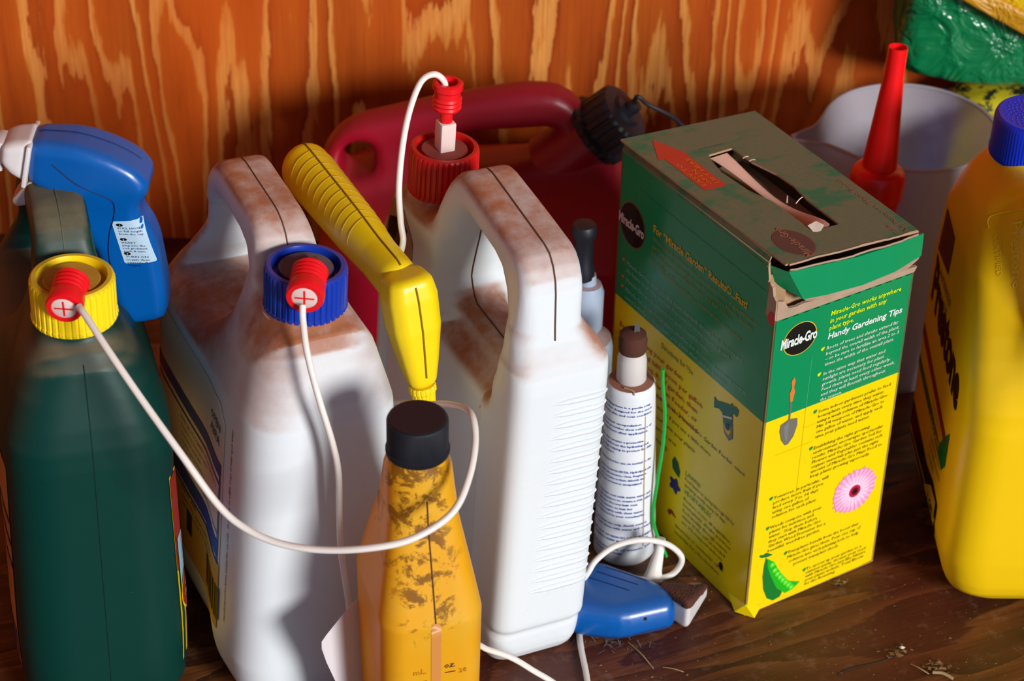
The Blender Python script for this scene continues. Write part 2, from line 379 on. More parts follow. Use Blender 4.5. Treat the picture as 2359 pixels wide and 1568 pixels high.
P_ = dict(red=hexc(200, 20, 20), white=hexc(222, 232, 226), lime=hexc(205, 235, 0), yel=hexc(230, 190, 10), black=hexc(22, 20, 12), olive=hexc(84, 70, 4), blk=hexc(14, 18, 14), blue=hexc(24, 58, 150), gold=hexc(214, 176, 40),
          dred=hexc(150, 40, 30), green=hexc(30, 150, 40), dgreen=hexc(14, 86, 50), navy=hexc(28, 40, 110), orange=hexc(214, 120, 20), pink=hexc(242, 176, 214), pink2=hexc(228, 140, 190), mag=hexc(190, 20, 70),
          steel=hexc(110, 108, 96), wood=hexc(214, 120, 50), pod=hexc(30, 176, 26), podd=hexc(16, 116, 40), pea=hexc(80, 214, 40), teal=hexc(20, 110, 96), brown=hexc(96, 56, 44), ppink=hexc(150, 96, 78), grey=hexc(120, 120, 120), cream=hexc(226, 214, 200), lblue=hexc(150, 196, 214))
for k, c in P_.items(): M['p_'+k] = flat('print_'+k, c, .42, .35)
def box_mat():
    t = NT('box_print'); s = t.n('SeparateXYZ'); t.l(t.tc.outputs['Object'], s.inputs[0])
    g = t.mth('GREATER_THAN', s.outputs['Z'], .1655)
    c = t.mix(g, (.86, .64, .002, 1), (.0, .25, .085, 1)); t.base(c); t.set(rough=.27, spec=.5); t.bump(t.noise(None, 14, 3), .25, .004); return t.m
M['box'] = box_mat()
def lid_mat():
    t = NT('dusty_lid'); n = t.noise(None, 34, 5, .6, .8); n2 = t.noise(t.map((18, 60, 1)), 1.0, 4, .6, .4); n3 = t.noise(t.map((700, 25, 1), rot=(0, 0, .5)), 1, 2)
    wip = t.ss(t.mth('ADD', t.mth('MULTIPLY', n, .45), t.mth('MULTIPLY', n2, .55)), .50, .60)
    d = t.mix(t.noise(None, 300, 3), (.185, .16, .10, 1), (.105, .145, .075, 1)); c = t.mix(t.mth('MULTIPLY', wip, .8), d, (.015, .16, .075, 1))
    t.base(c); t.set(rough=.6, spec=.3); t.bump(n3, .25, .0004); return t.m
M['lid'] = lid_mat()
def oil_mat():
    t = NT('stained_yellow_plastic'); s = t.n('SeparateXYZ'); t.l(t.tc.outputs['Object'], s.inputs[0])
    band = t.mth('SUBTRACT', 1.0, t.ss(t.mth('ABSOLUTE', t.mth('ADD', s.outputs['X'], .004)), .008, .030)); up = t.mth('MULTIPLY', t.ss(s.outputs['Z'], .105, .17), band)
    n = t.noise(None, 62, 7, .72, .5); n2 = t.noise(None, 300, 3)
    v = t.mth('ADD', t.mth('MULTIPLY', n, .85), t.mth('MULTIPLY', n2, .15))
    f = t.mth('MULTIPLY', t.ss(t.mth('ADD', v, t.mth('MULTIPLY', up, .16)), .625, .70), up)
    pale = t.noise(None, 22, 3); y = t.mix(t.ss(pale, .4, .7), (.95, .47, .012, 1), (.93, .52, .035, 1))
    c = t.mix(t.mth('MULTIPLY', f, .8), y, (.15, .040, .004, 1)); t.base(c); t.set(rough=.38, spec=.45, sss=.08); t.b.inputs['Subsurface Radius'].default_value = (.01, .005, .002); t.b.inputs['Subsurface Scale'].default_value = .5
    tr = t.n('BsdfTranslucent'); t.l(c, tr.inputs[0]); mx = t.n('MixShader'); mx.inputs[0].default_value = .28; t.l(t.b.outputs[0], mx.inputs[1]); t.l(tr.outputs[0], mx.inputs[2])
    t.l(mx.outputs[0], t.t.nodes['Material Output'].inputs[0]); return t.m
M['oil'] = oil_mat()
def trans(name, col, rough, tr, sss=0):
    t = NT(name); t.base(col); t.set(rough=rough, trans=tr, ior=1.3); return t.m
M['pitcher'] = trans('cloudy_plastic', (.66, .63, .70, 1), .45, .58)

def foil(name, col, rough=.2):
    t = NT(name); t.base(col); t.set(rough=rough, spec=.6); t.bump(t.noise(None, 34, 3, .5, 1.2), 1.0, .010); return t.m
M['bag_green'] = foil('bag_green', (.0, .17, .055, 1), .22); M['bag_yellow'] = foil('bag_yellow', (.80, .55, .01, 1), .35); M['bag_gold'] = foil('bag_gold', (.55, .27, .01, 1), .4)
def bag2():
    t = NT('bag_printed'); n = t.noise(None, 60, 5, .7); c = t.mix(t.ss(n, .5, .56), (.55, .48, .02, 1), (.02, .03, .02, 1)); t.base(c); t.set(rough=.3); return t.m
M['bag_print'] = bag2(); M['bag_blue'] = foil('bag_blue', (.01, .03, .14, 1), .3)

# ------------------------------------------------------------------ the shed
WY = .455
def room():
    def st(name, c, s, mt):
        o = bxs(name, c, s, mt); tag(o, kind='structure'); return o
    st('floor', (0, -.35, -.02), (2.4, 1.74, .04), M['floor'])
    st('wall_back', (0, WY+.01, .78), (2.4, .02, 1.64), M['ply'])
    st('added_wall_left', (-1.19, -.35, .78), (.02, 1.70, 1.60), M['ply'])  # out of view, added to hold down the ambient light
    st('added_wall_right', (1.19, .10, .78), (.02, .80, 1.60), M['ply'])  # unseen and added for darkness, kept short so the sun enters
    st('added_ceiling', (0, -.25, 1.61), (2.4, 1.56, .04), M['ply'])  # out of view, added to darken the ambient
room()

# ------------------------------------------------------------------ jugs
def ribbed_cap(root, c, r, h, mt, disc, ribs, name='cap', slot=True):
    cap = lathe(name, [(r*.99, 0), (r*1.02, .0015), (r*1.02, .003), (r, .0035), (r, h-.003), (r*.975, h-.001), (r*.93, h), (r*.83, h), (r*.80, h-.002), (r*.80, h-.007), (.0, h-.007)], mt, root, N=ribs*6, c=c, rib=(ribs, .0011, r-.0001), angle=30)
    lathe('cap_disc', [(r*.66, h-.0069), (r*.67, h-.003), (r*.65, h-.0018), (.0, h-.0018)], disc, cap, N=48, c=c)
    if slot:
        x, y, z = c; z += h-.0017
        pts = [(-.0035, -.004), (.0035, -.004), (.0035, .0035), (.006, .0035), (.006, .0065), (.0035, .0065), (.0035, .0085), (-.0035, .0085), (-.0035, .0065), (-.006, .0065), (-.006, .0035), (-.0035, .0035)]
        mk('slot', [(x+p, y+q, z) for p, q in pts]+[(x+p, y+q, z-.002) for p, q in pts], [tuple(range(12)), tuple(range(23, 11, -1))]+[(i, 12+i, 12+(i+1) % 12, (i+1) % 12) for i in range(12)], mt, cap, smooth=False)
    return cap
def hose_fitting(root, c0, c1, r, cross=True):
    """stub out of the cap, ribbed red grommet with a quartered white plug at the end"""
    c0 = np.array(c0, float); c1 = np.array(c1, float); d = c1-c0; L = np.linalg.norm(d); d /= L
    g = lathe('grommet', [(r*.75, 0), (r, .0006)]+[(r-(.0008 if i % 2 else 0), .001+i*L*.55/8) for i in range(9)]+[(r, L*.68), (r*1.04, L*.75), (r*1.04, L*.93), (r*.97, L), (r*.72, L), (r*.70, L-.0012), (0, L-.0012)], M['grommet'], root, N=40, c=c0, d=d, angle=25)
    a, b, dd = axes(d)
    pl = lathe('plug', [(r*.70, L-.0016), (r*.70, L-.0006), (r*.62, L-.0002), (0, L-.0002)], M['pinkwhite'], g, N=32, c=c0, d=d)
    for s in (0, 1):
        u_, v_ = (a, b) if s == 0 else (b, a); ce = c0+d*(L+.0001)
        V = [ce+u_*sx*r*.52+v_*sy*.0005+d*sz for sz in (-.0005, .0001) for sx, sy in ((-1, -1), (1, -1), (1, 1), (-1, 1))]
        mk('slit', V, [(0, 1, 2, 3), (7, 6, 5, 4), (0, 4, 5, 1), (1, 5, 6, 2), (2, 6, 7, 3), (3, 7, 4, 0)], M['grommet'], pl, smooth=False)
    return g

def jug_sdf(prof, holes, Tf, Tb, yc, kx=.03, kh=.016, bulge=.003, neck=None, cuts=(), panel=None, kp=.012):
    """prof and holes: outlines in (y, z); Tf, Tb: half thickness against z for the front and the back part"""
    def f(x, y, z):
        tf = np.interp(z, Tf[0], Tf[1]); tb = np.interp(z, Tb[0], Tb[1]); k = sstep(y, yc[0], yc[1]); T = tf+(tb-tf)*k
        ymid = (min(p[0] for p in prof)+max(p[0] for p in prof))/2; hl = (max(p[0] for p in prof)-min(p[0] for p in prof))/2
        T = T+bulge*(1-((y-ymid)/hl)**2)*sstep(z, .26, .2)
        d = smax(poly(y, z, prof)-.0, np.abs(x)-T, kx+(.009-kx)*sstep(z, .265, .295))
        for h in holes: d = smax(d, -poly(y, z, h), kh)
        if panel:
            (y0, y1, z0, z1, dep, rad) = panel
            q = np.maximum(np.abs(y-(y0+y1)/2)-(y1-y0)/2+rad, 0); p = np.maximum(np.abs(z-(z0+z1)/2)-(z1-z0)/2+rad, 0)
            e = np.sqrt(q*q+p*p)-rad; d = smax(d, -np.maximum(e, (T-dep)-np.abs(x)), .004)
        if neck:
            y0, z0, z1, r = neck; d = smin(d, np.maximum(np.sqrt(x*x+(y-y0)**2)-r, np.maximum(z0-z, z-z1)), .008)
        for c in cuts: d = c(d, x, y, z)
        return d
    return f
def smooth_prof(pts, r=.008):
    """round the corners of an outline"""
    out = []; n = len(pts)
    for i in range(n):
        p0, p1, p2 = (np.array(pts[(i+j) % n], float) for j in (-1, 0, 1)); a = p0-p1; b = p2-p1
        la, lb = np.linalg.norm(a), np.linalg.norm(b); rr = min(r, la*.45, lb*.45); A = p1+a/la*rr; B = p1+b/lb*rr
        for t in (0, .5, 1): out.append(tuple((1-t)**2*A+2*t*(1-t)*p1+t*t*B))
    return out
def seam_on(f, pts, mt, root, r=.0006, n=6, name='seam', off=.0000):
    P = [];
    for i in range(len(pts)-1):
        for t in np.linspace(0, 1, 14)[:-1]: P.append(np.array(pts[i])*(1-t)+np.array(pts[i+1])*t)
    P.append(np.array(pts[-1])); P = snap(f, P, 12, off); return tube(name, P, r, mt, root, n=n, sub=1)

# dark green jug, far left
def green_jug():
    r = thing('weed_killer_jug', 'dark green plastic jug with a ribbed yellow cap, leftmost of the jugs', 'jug', (-0.2587, -0.0632, 0.0000), 16.7, 1.2)
    prof = smooth_prof([(-.047, 0), (-.050, .03), (-.048, .215), (-.030, .277), (.022, .283), (.040, .318), (.055, .326), (.118, .326), (.140, .312), (.160, .25), (.172, .21), (.172, 0)], .014)
    hole = smooth_prof([(.060, .262), (.064, .296), (.110, .298), (.128, .285), (.136, .245), (.075, .235)], .012)
    f = jug_sdf(prof, [hole], ([0, .015, .06, .215, .245, .278, .33], [.044, .050, .051, .048, .041, .030, .018]), ([0, .015, .06, .20, .24, .275, .30, .33], [.038, .044, .045, .048, .036, .022, .018, .017]), (.0, .05), bulge=.005, neck=(0, .26, .288, .0225), kx=.030)
    smesh('body', f, (-.075, -.06, 0), (.075, .18, .335), .0024, M['jug_green'], r)
    seam_on(f, [(0, -.053, .02), (0, -.053, .215), (0, -.035, .27)], flat('seam_green', (.002, .03, .022, 1), .5), r, .0004, off=.0001)
    seam_on(f, [(0, .03, .30), (0, .05, .33), (0, .10, .33)], flat('seam_pale', (.10, .11, .07, 1), .6), r, .0005, off=.0001)
    c = ribbed_cap(r, (0, 0, .282), .0252, .0285, M['yellow_cap'], M['yel_disc'], 40)
    # peeling paper labels wrapping the two broad sides
    for sx, nm in ((1, 'side_label'), (-1, 'side_label')):
        O = (sx*.075, -.038 if sx > 0 else .155, .03); U = (0, 1, 0) if sx > 0 else (0, -1, 0)
        fr = Fr(O, U, (0, 0, 1), f)
        if sx > 0:
            lb = patch(nm, [(0, 0), (.17, 0), (.17, .15), (0, .15)], fr, M['p_yel'], r, .0004, .012); lb['label'] = 'yellow and red label on the right side'
            patch('print_block', [(0.0, .075), (.05, .075), (.05, .148), (0.0, .148)], fr, M['p_dred'], lb, .0007, .012)
            patch('print_block', [(0.002, .045), (.05, .045), (.05, .09), (0.002, .10)], fr, M['p_lblue'], lb, .0009, .012)
            o = patch('print_block', circle(.014, .052, .013, .016, 24), fr, M['p_yel'], lb, .0010, .008); patch('print_block', circle(.014, .052, .0115, .0145, 24), fr, M['p_dred'], lb, .0012, .008)
            txt('lettering', ['USE', 'PRO'], .0145, .055, fr, M['p_cream'], lb, .007, .008, bold=.02, align='c', off=.0014)
        else:
            lb = patch(nm, [(.0, 0), (.175, 0), (.180, .165), (0, .165)], fr, flat('tan_label', hexc(176, 132, 70), .6), r, .0004, .012); lb['label'] = 'tan label full of small print on the left side'
            for q in range(3): patch('print_block', [(.10, .12-q*.018), (.178, .12-q*.018), (.178, .124-q*.018), (.10, .124-q*.018)], fr, M['p_navy'], lb, .0007, .02)
            txt('lettering', ['keep out of reach of children', 'see the back panel for use', 'shake well before each use', 'pull out the hose and spray', 'close the cap after use', 'store in a cool dry place']*2, .10, .115, fr, M['p_black'], lb, .0042, .006, off=.0008, fit=.072)
            for q in range(10): patch('print_block', [(.135+q*.004, .004), (.1365+q*.004+.001*(q % 3), .004), (.1365+q*.004+.001*(q % 3), .03), (.135+q*.004, .03)], fr, M['p_navy'], lb, .0007)
    bxs('stub', (.002, -.006, .309), (.0075, .010, .008), M['brownstub'], r, .0008)
    hose_fitting(r, (-.0005, -.008, .3120), (-.0085, -.031, .3085), .0105)
    return f
green_jug()

# white jug with the blue cap
def white_jug_a():
    r = thing('garden_spray_jug', 'white plastic jug with a ribbed blue cap, dusty brown handle behind it', 'jug', (-0.1229, -0.0459, 0.0000), 26.9, 3.0)
    prof = smooth_prof([(-.040, 0), (-.050, .02), (-.048, .225), (-.033, .282), (.020, .284), (.032, .314), (.045, .322), (.108, .327), (.122, .315), (.140, .262), (.158, .232), (.160, 0)], .012)
    hole = smooth_prof([(.050, .258), (.056, .294), (.104, .300), (.116, .292), (.126, .250), (.135, .235), (.070, .232)], .012)
    f = jug_sdf(prof, [hole], ([0, .012, .04, .225, .255, .284, .33], [.040, .052, .055, .0475, .040, .031, .019]), ([0, .012, .04, .222, .245, .285, .31, .33], [.034, .043, .045, .0440, .034, .0190, .0180, .0175]), (.0, .05), bulge=.003, neck=(0, .27, .291, .0225), kx=.030)
    smesh('body', f, (-.075, -.06, 0), (.075, .172, .335), .0022, M['jug_white'], r)
    seam_on(f, [(0, .022, .292), (0, .036, .325), (0, .05, .33), (0, .11, .335)], M['seam'], r, .0005, off=.0001)
    lathe('neck_ring', [(.0255, 0), (.0262, .001), (.0262, .002), (.025, .003)], M['white_tr'], r, c=(0, 0, .2795))
    ribbed_cap(r, (0, 0, .2825), .0250, .0285, M['blue_cap'], M['blue_disc'], 40)
    fr = Fr((-.075, .150, .045), (0, -1, 0), (0, 0, 1), f)       # u runs towards the front
    lb = patch('side_label', [(0, 0), (.145, 0), (.150, .003), (.150, .160), (.140, .170), (0, .170)], fr, M['p_cream'], r, .0004, .01)
    patch('print_block', [(0, .0), (.150, .0), (.150, .052), (0, .052)], fr, flat('label_ochre', hexc(196, 148, 66), .5), lb, .0007, .012)
    for (z0, z1) in ((.118, .128), (.055, .068)): patch('print_block', [(0, z0), (.146, z0), (.146, z1), (0, z1)], fr, M['p_blue'], lb, .0008, .012)
    for u0, u1, z0, z1 in ((.1445, .1465, .052, .128), (0, .146, .112, .1135), (0, .146, .0735, .0745), (.0, .148, .0515, .0530)): patch('print_block', [(u0, z0), (u1, z0), (u1, z1), (u0, z1)], fr, M['p_blue'], lb, .0009, .012)
    txt('lettering', ['OPEN', 'ABRA'], .121, .150, fr, M['p_navy'], lb, .0085, .010, bold=.02, off=.0009)
    txt('lettering', ['PRECAUTIONARY STATEMENTS', 'hazards to humans and', 'domestic animals', 'causes eye irritation', 'avoid contact with skin', 'wash hands after use'], .06, .105, fr, M['p_navy'], lb, .0042, .006, off=.0010, fit=.078)
    txt('lettering', ['FIRST AID', 'rinse the eyes with water', 'call a doctor for advice'], .06, .048, fr, M['p_navy'], lb, .0042, .006, off=.0010, fit=.07)
    k = 0.0
    for q in range(14):
        wd = (.0012, .0022, .0008, .003)[q*7 % 4]; patch('bar', [(.112+k, .008), (.112+k+wd, .008), (.112+k+wd, .034), (.112+k, .034)], fr, M['p_black'], lb, .0010); k += wd+.0011
    patch('print_block', [(.07, .020), (.08, .020), (.08, .038), (.07, .038)], fr, M['p_black'], lb, .0010)
    fr2 = Fr((-.075, -.012, .06), (0, 0, 1), (0, 1, 0), f)
    txt('lettering', 'manufactured for home and garden use only   do not use on edible crops or near open water', 0, 0, fr2, M['p_black'], r, .0045, fit=.15, off=.0003)
    bxs('stub', (.003, -.004, .3105), (.0085, .012, .008), M['brownstub'], r, .0008)
    hose_fitting(r, (-.001, -.009, .3115), (-.0130, -.030, .3080), .0110)
    return f
white_jug_a()

# white jug with the red cap
def white_jug_b():
    r = thing('bleach_jug', 'white plastic jug with a red cap and ribbed edge, right of the yellow wand', 'jug', (-0.0461, 0.1010, 0.0000), 26.7, 2.8)
    prof = smooth_prof([(-.158, 0), (-.166, .012), (-.167, .030), (-.170, .036), (-.172, .236), (-.165, .258), (-.160, .300), (-.150, .315), (-.060, .326), (-.046, .312), (-.034, .280), (-.022, .275), (.024, .272), (.045, .228), (.046, 0)], .011)
    hole = smooth_prof([(-.134, .232), (-.136, .270), (-.124, .292), (-.068, .300), (-.060, .284), (-.050, .238), (-.055, .224), (-.118, .222)], .012)
    dent = [(-.128, .206), (-.128, .258), (-.060, .262), (-.050, .206)]
    def cuts(d, x0, y, z):
        x = x0
        e = smax(poly(y, z, dent), .018-np.abs(x), .012); d = smax(d, -e, .018)
        g = np.sqrt((z-.033)**2+0*x); d = d+.0013*np.exp(-((z-.032)/.003)**2)
        return d
    f = jug_sdf(prof, [hole], ([0, .008, .030, .034, .240, .258, .268, .33], [.028, .0320, .0335, .0338, .0336, .027, .0225, .0190]), ([0, .008, .03, .034, .215, .24, .28, .33], [.028, .0320, .0335, .0338, .0336, .032, .024, .0175]), (-.12, -.06), bulge=.001, neck=(0, .262, .281, .0205), kx=.014,
                cuts=(cuts,), panel=(-.124, .030, .045, .205, .0050, .02))
    f_ = f; f = lambda x, y, z: f_(x-.0070*sstep(z, .27, .24), y, z)
    smesh('body', f, (-.055, -.182, 0), (.058, .056, .335), .0021, M['jug_white'], r)
    seam_on(f, [(0, -.172, .262), (0, -.168, .30), (0, -.154, .322), (0, -.06, .333)], M['seam'], r, .0006, off=.0001)
    seam_on(f, [(0.0, -.056, .285), (0, -.048, .238), (0, -.06, .222), (0, -.115, .220)], M['seam'], r, .0005, off=.0001)
    for i in range(18):     # moulded grip ribs
        z = .068+i*.0088; w0 = -.010+.009*max(0, (i-6)/12)
        P = [(x_, -.19, z) for x_ in np.linspace(-.008+.0012*i*.3, .0375, 12)]; P = march(f, P, np.array([0, 1., 0]), .0000)
        tube('rib', P, .0010, M['jug_rib'], r, n=8, sub=1, rr=[.0002, .0019, .0021, .0021, .0014])
    for z in (.183, .138):  # two moulded nubs on the broad side
        p = march(f, [(-.08, -.122, z)], np.array([1., 0, 0]), 0)[0]; 
        fn = lambda x, y, zz, p=p: capsule(x, y, zz, (p[0], p[1], p[2]-.004), (p[0], p[1], p[2]+.004), .0032)
        smesh('nub', fn, p-.009, p+.009, .0011, M['jug_white'], r)
    ribbed_cap(r, (0, 0, .2755), .0228, .0315, M['red_cap'], M['red_disc'], 38, slot=False)
    st = bxs('stub', (0, 0, .314), (.0105, .0105, .022), M['pinkwhite'], r, .0010)
    c = (0, 0, .0)
    n_ = lathe('grommet', [(.0042, .3245), (.0042, .333), (.0088, .3345), (.0095, .336), (.0085, .3375), (.0095, .339), (.0085, .3405), (.0095, .342), (.0085, .3435), (.0085, .3475), (.0098, .349), (.0098, .3525), (.0085, .3535), (.0065, .3535), (.0062, .350), (.0062, .345), (0, .345)], M['grommet'], r, N=40, angle=28)
    # oval sticker on the shoulder
    fr = Fr((-.06, .018, .255), (0, -1, .0), (.42, 0, .9), f)
    lb = patch('shoulder_sticker', [(-.012, -.032), (.024, -.032), (.034, -.02), (.030, .004), (.018, .022), (-.004, .022), (-.012, .01)], fr, flat('sticker_tan', hexc(176, 140, 112), .6), r, .0004, .006)
    patch('print_block', [(-.008, -.028), (.008, -.028), (.021, .010), (.012, .014), (-.008, .006)], fr, M['p_blk'], lb, .0007, .006)
    patch('print_block', [(.001, -.016), (.006, -.014), (.015, .006), (.008, .006)], fr, M['p_brown'], lb, .0009, .006)
    # small label on the right side, its lower edge standing off
    return f
white_jug_b()

# ------------------------------------------------------------------ yellow spray wand
def wand():
    a = np.array((-0.1446, 0.1470, 0.2640)); b = np.array((-0.0696, 0.0077, 0.2610)); tip = np.array((-0.0563, -0.0084, 0.1960))
    r = thing('spray_wand', 'yellow plastic spray wand with a ringed grip lying between the two white jugs', 'spray wand')
    d = (b-a)/np.linalg.norm(b-a); L = np.linalg.norm(b-a); A_, B_, D_ = axes(d)
    side = np.cross(d, [0, 0, 1]); side /= np.linalg.norm(side); upv = np.cross(side, d)
    def f(x, y, z):
        p = [x-a[0], y-a[1], z-a[2]]; s = p[0]*d[0]+p[1]*d[1]+p[2]*d[2]; u = p[0]*side[0]+p[1]*side[1]+p[2]*side[2]; v = p[0]*upv[0]+p[1]*upv[1]+p[2]*upv[2]
        w = np.interp(s, [0, .02, .09, .125, L], [.0168, .0172, .0156, .0135, .0137])
        q = np.sqrt((u/1.0)**2+(v/1.12)**2)-w
        return smax(q, np.maximum(-s, s-L-.004), .012)*.9
    smesh('grip', f, np.minimum(a, b)-.024, np.maximum(a, b)+.024, .0019, M['wand'], r)
    for i in range(11):     # raised rings of the grip
        s = .018+i*.0085; P = []
        for th in np.linspace(-1.35, 1.35, 26): P.append(a+d*(s+.004*abs(th))+.03*(side*math.sin(th)+upv*math.cos(th)))
        P = snap(f, P, 12, .0); tube('grip_ring', P, .00045, M['ring'], r, n=6, sub=1)
    Ps = snap(f, [a+d*s+upv*.03 for s in np.linspace(-.002, L+.0, 40)], 12, .0001); tube('seam', Ps, .0007, M['seam_yel'], r, n=6, sub=1)
    # bent head
    h0 = b+d*-.006+upv*.004; h1 = b+d*.010; nd = tip-h1; hl = np.linalg.norm(nd); nd /= hl
    e1 = np.cross(nd, side); e1 /= np.linalg.norm(e1); e0 = np.cross(e1, nd)
    def g(x, y, z):
        p = [x-h1[0], y-h1[1], z-h1[2]]; s = p[0]*nd[0]+p[1]*nd[1]+p[2]*nd[2]; u = p[0]*e0[0]+p[1]*e0[1]+p[2]*e0[2]; v = p[0]*e1[0]+p[1]*e1[1]+p[2]*e1[2]
        w = np.interp(s, [-.016, .0, .022, .050, .064], [.0138, .0165, .0160, .0115, .0088])
        q = smax(np.abs(u)-w, np.abs(v)-w*.92, .004); q = smax(q, (np.abs(u)+np.abs(v))/1.414-w*1.10, .0022)
        return smax(q, np.maximum(-s-.014, s-.066), .006)*.85
    lo = np.minimum(h1, tip)-.035; hi = np.maximum(h1, tip)+.035
    hd = smesh('head', g, lo, hi, .0017, M['wand'], r)
    Ps = snap(g, [h1+nd*s-e1*np.sign(e1[1])*.03+e0*.0 for s in np.linspace(-.012, .06, 26)], 14, .0001); tube('seam', Ps, .0007, M['seam_yel'], hd, n=6, sub=1)
    lathe('nozzle', [(.0084, 0), (.0090, .001), (.0090, .004), (.0080, .005), (.0072, .014), (.0040, .0145), (.0036, .011), (0, .011)], M['wand'], r, N=72, c=h1+nd*.0655, d=nd, rib=(18, .0006, .0071), angle=30)
wand()

# ------------------------------------------------------------------ oil bottle, front
def oil_bottle():
    cx, cy, _ = (-0.0525, -0.1436, 0.0000)
    r = thing('oil_bottle', 'stained amber-yellow plastic bottle with a black screw cap, foremost of all', 'bottle', (cx, cy, 0), 17.0)
    hx, hy = .0315, .0420
    def f(x, y, z):
        t = np.clip((z-.150)/(.238-.150), 0, 1); k = 1-t
        ax_ = .0165+(hx-.0165)*k; ay = .0165+(hy-.0165)*k
        tap = 1-.05*np.clip((.15-z)/.15, 0, 1)
        box = smax(np.abs(x)-ax_*tap, np.abs(y)-ay*tap, .016); ch = (np.abs(x)/hx+np.abs(y)/hy)*.5*.037-.037*np.interp(z, [0, .15, .238], [1.0, .98, .70]); box = smax(box, ch, .008)
        d = smax(box*.85, np.maximum(-z, z-.242), .008)
        # grip waist facets on the sides
        nk = np.maximum(np.sqrt(x*x+y*y)-.0165, np.maximum(.225-z, z-.262)); return smin(d, nk, .012)
    smesh('body', f, (-.045, -.052, 0), (.045, .052, .265), .0018, M['oil'], r)
    P = snap(f, [(.0, -.06, z) for z in np.linspace(.158, .236, 30)], 10, .0001); tube('seam', P, .0005, M['seam'], r, n=6, sub=1)
    fr = Fr((0, -.06, 0), (1, 0, 0), (0, 0, 1), f)
    w_ = flat('level_window', (.62, .25, .06, 1), .3)
    patch('level_window', [(-.0030, .01), (.0030, .01), (.0030, .148), (.0015, .153), (-.0015, .153), (-.0030, .148)], fr, w_, r, .0003, .006)
    sm = flat('embossed_scale', (.50, .22, .01, 1), .5)
    for i, (zl, tx) in enumerate(((.1085, '800'), (.088, '700'), (.0675, '600'), (.047, '500'))):
        patch('tick', [(-.0120, zl), (-.0055, zl), (-.0055, zl+.0006), (-.0120, zl+.0006)], fr, M['p_brown'], r, .0004); txt('lettering', tx, -.0235, zl-.0018, fr, sm, r, .0050, off=.0004, bold=.01)
    txt('lettering', 'mL.', -.0140, .1150, fr, sm, r, .0058, off=.0004, bold=.01)
    txt('lettering', 'oz.', .0045, .1165, fr, M['p_brown'], r, .0062, off=.0004, bold=.01, shear=.25)
    for i, (zl, tx) in enumerate(((.1125, '28'), (.090, '24'), (.068, '20'), (.046, '16'))):
        patch('tick', [(.0055, zl), (.0120, zl), (.0120, zl+.0006), (.0055, zl+.0006)], fr, M['p_brown'], r, .0004); txt('lettering', tx, .0140, zl-.0018, fr, sm, r, .0050, off=.0004, bold=.01)
    lathe('cap', [(.0160, .2490), (.0184, .2495), (.0186, .2505), (.0186, .2525), (.0178, .253), (.0178, .2715), (.0172, .2728), (.0160, .2735), (0, .2735)], M['black'], r, N=288, rib=(96, .0003, .0177), angle=25)
oil_bottle()

# torn label sheet curling off behind the oil bottle
def torn_label():
    pts = [(-0.0802, -0.1120, 0.1211), (-0.0962, -0.1350, 0.1191), (-0.1078, -0.1520, 0.1130), (-0.1104, -0.1560, 0.1110), (-0.1104, -0.1570, 0.1062), (-0.1081, -0.1540, 0.0924), (-0.1023, -0.1480, 0.0670), (-0.0950, -0.1420, 0.0010), (-0.0719, -0.1120, 0.0008)]
    V = []; n = len(pts)
    P = np.array(pts); V = np.vstack([P, P+np.array([.0004, .0010, 0])])
    Fc = [tuple(range(n)), tuple(range(2*n-1, n-1, -1))]+[(i, n+i, n+(i+1) % n, (i+1) % n) for i in range(n)]
    s = mk('paper_sheet', V, Fc, M['paper'], None, smooth=False)
    tag(s, 'torn white paper sheet with a rounded corner, left of the oil bottle', 'paper')
torn_label()

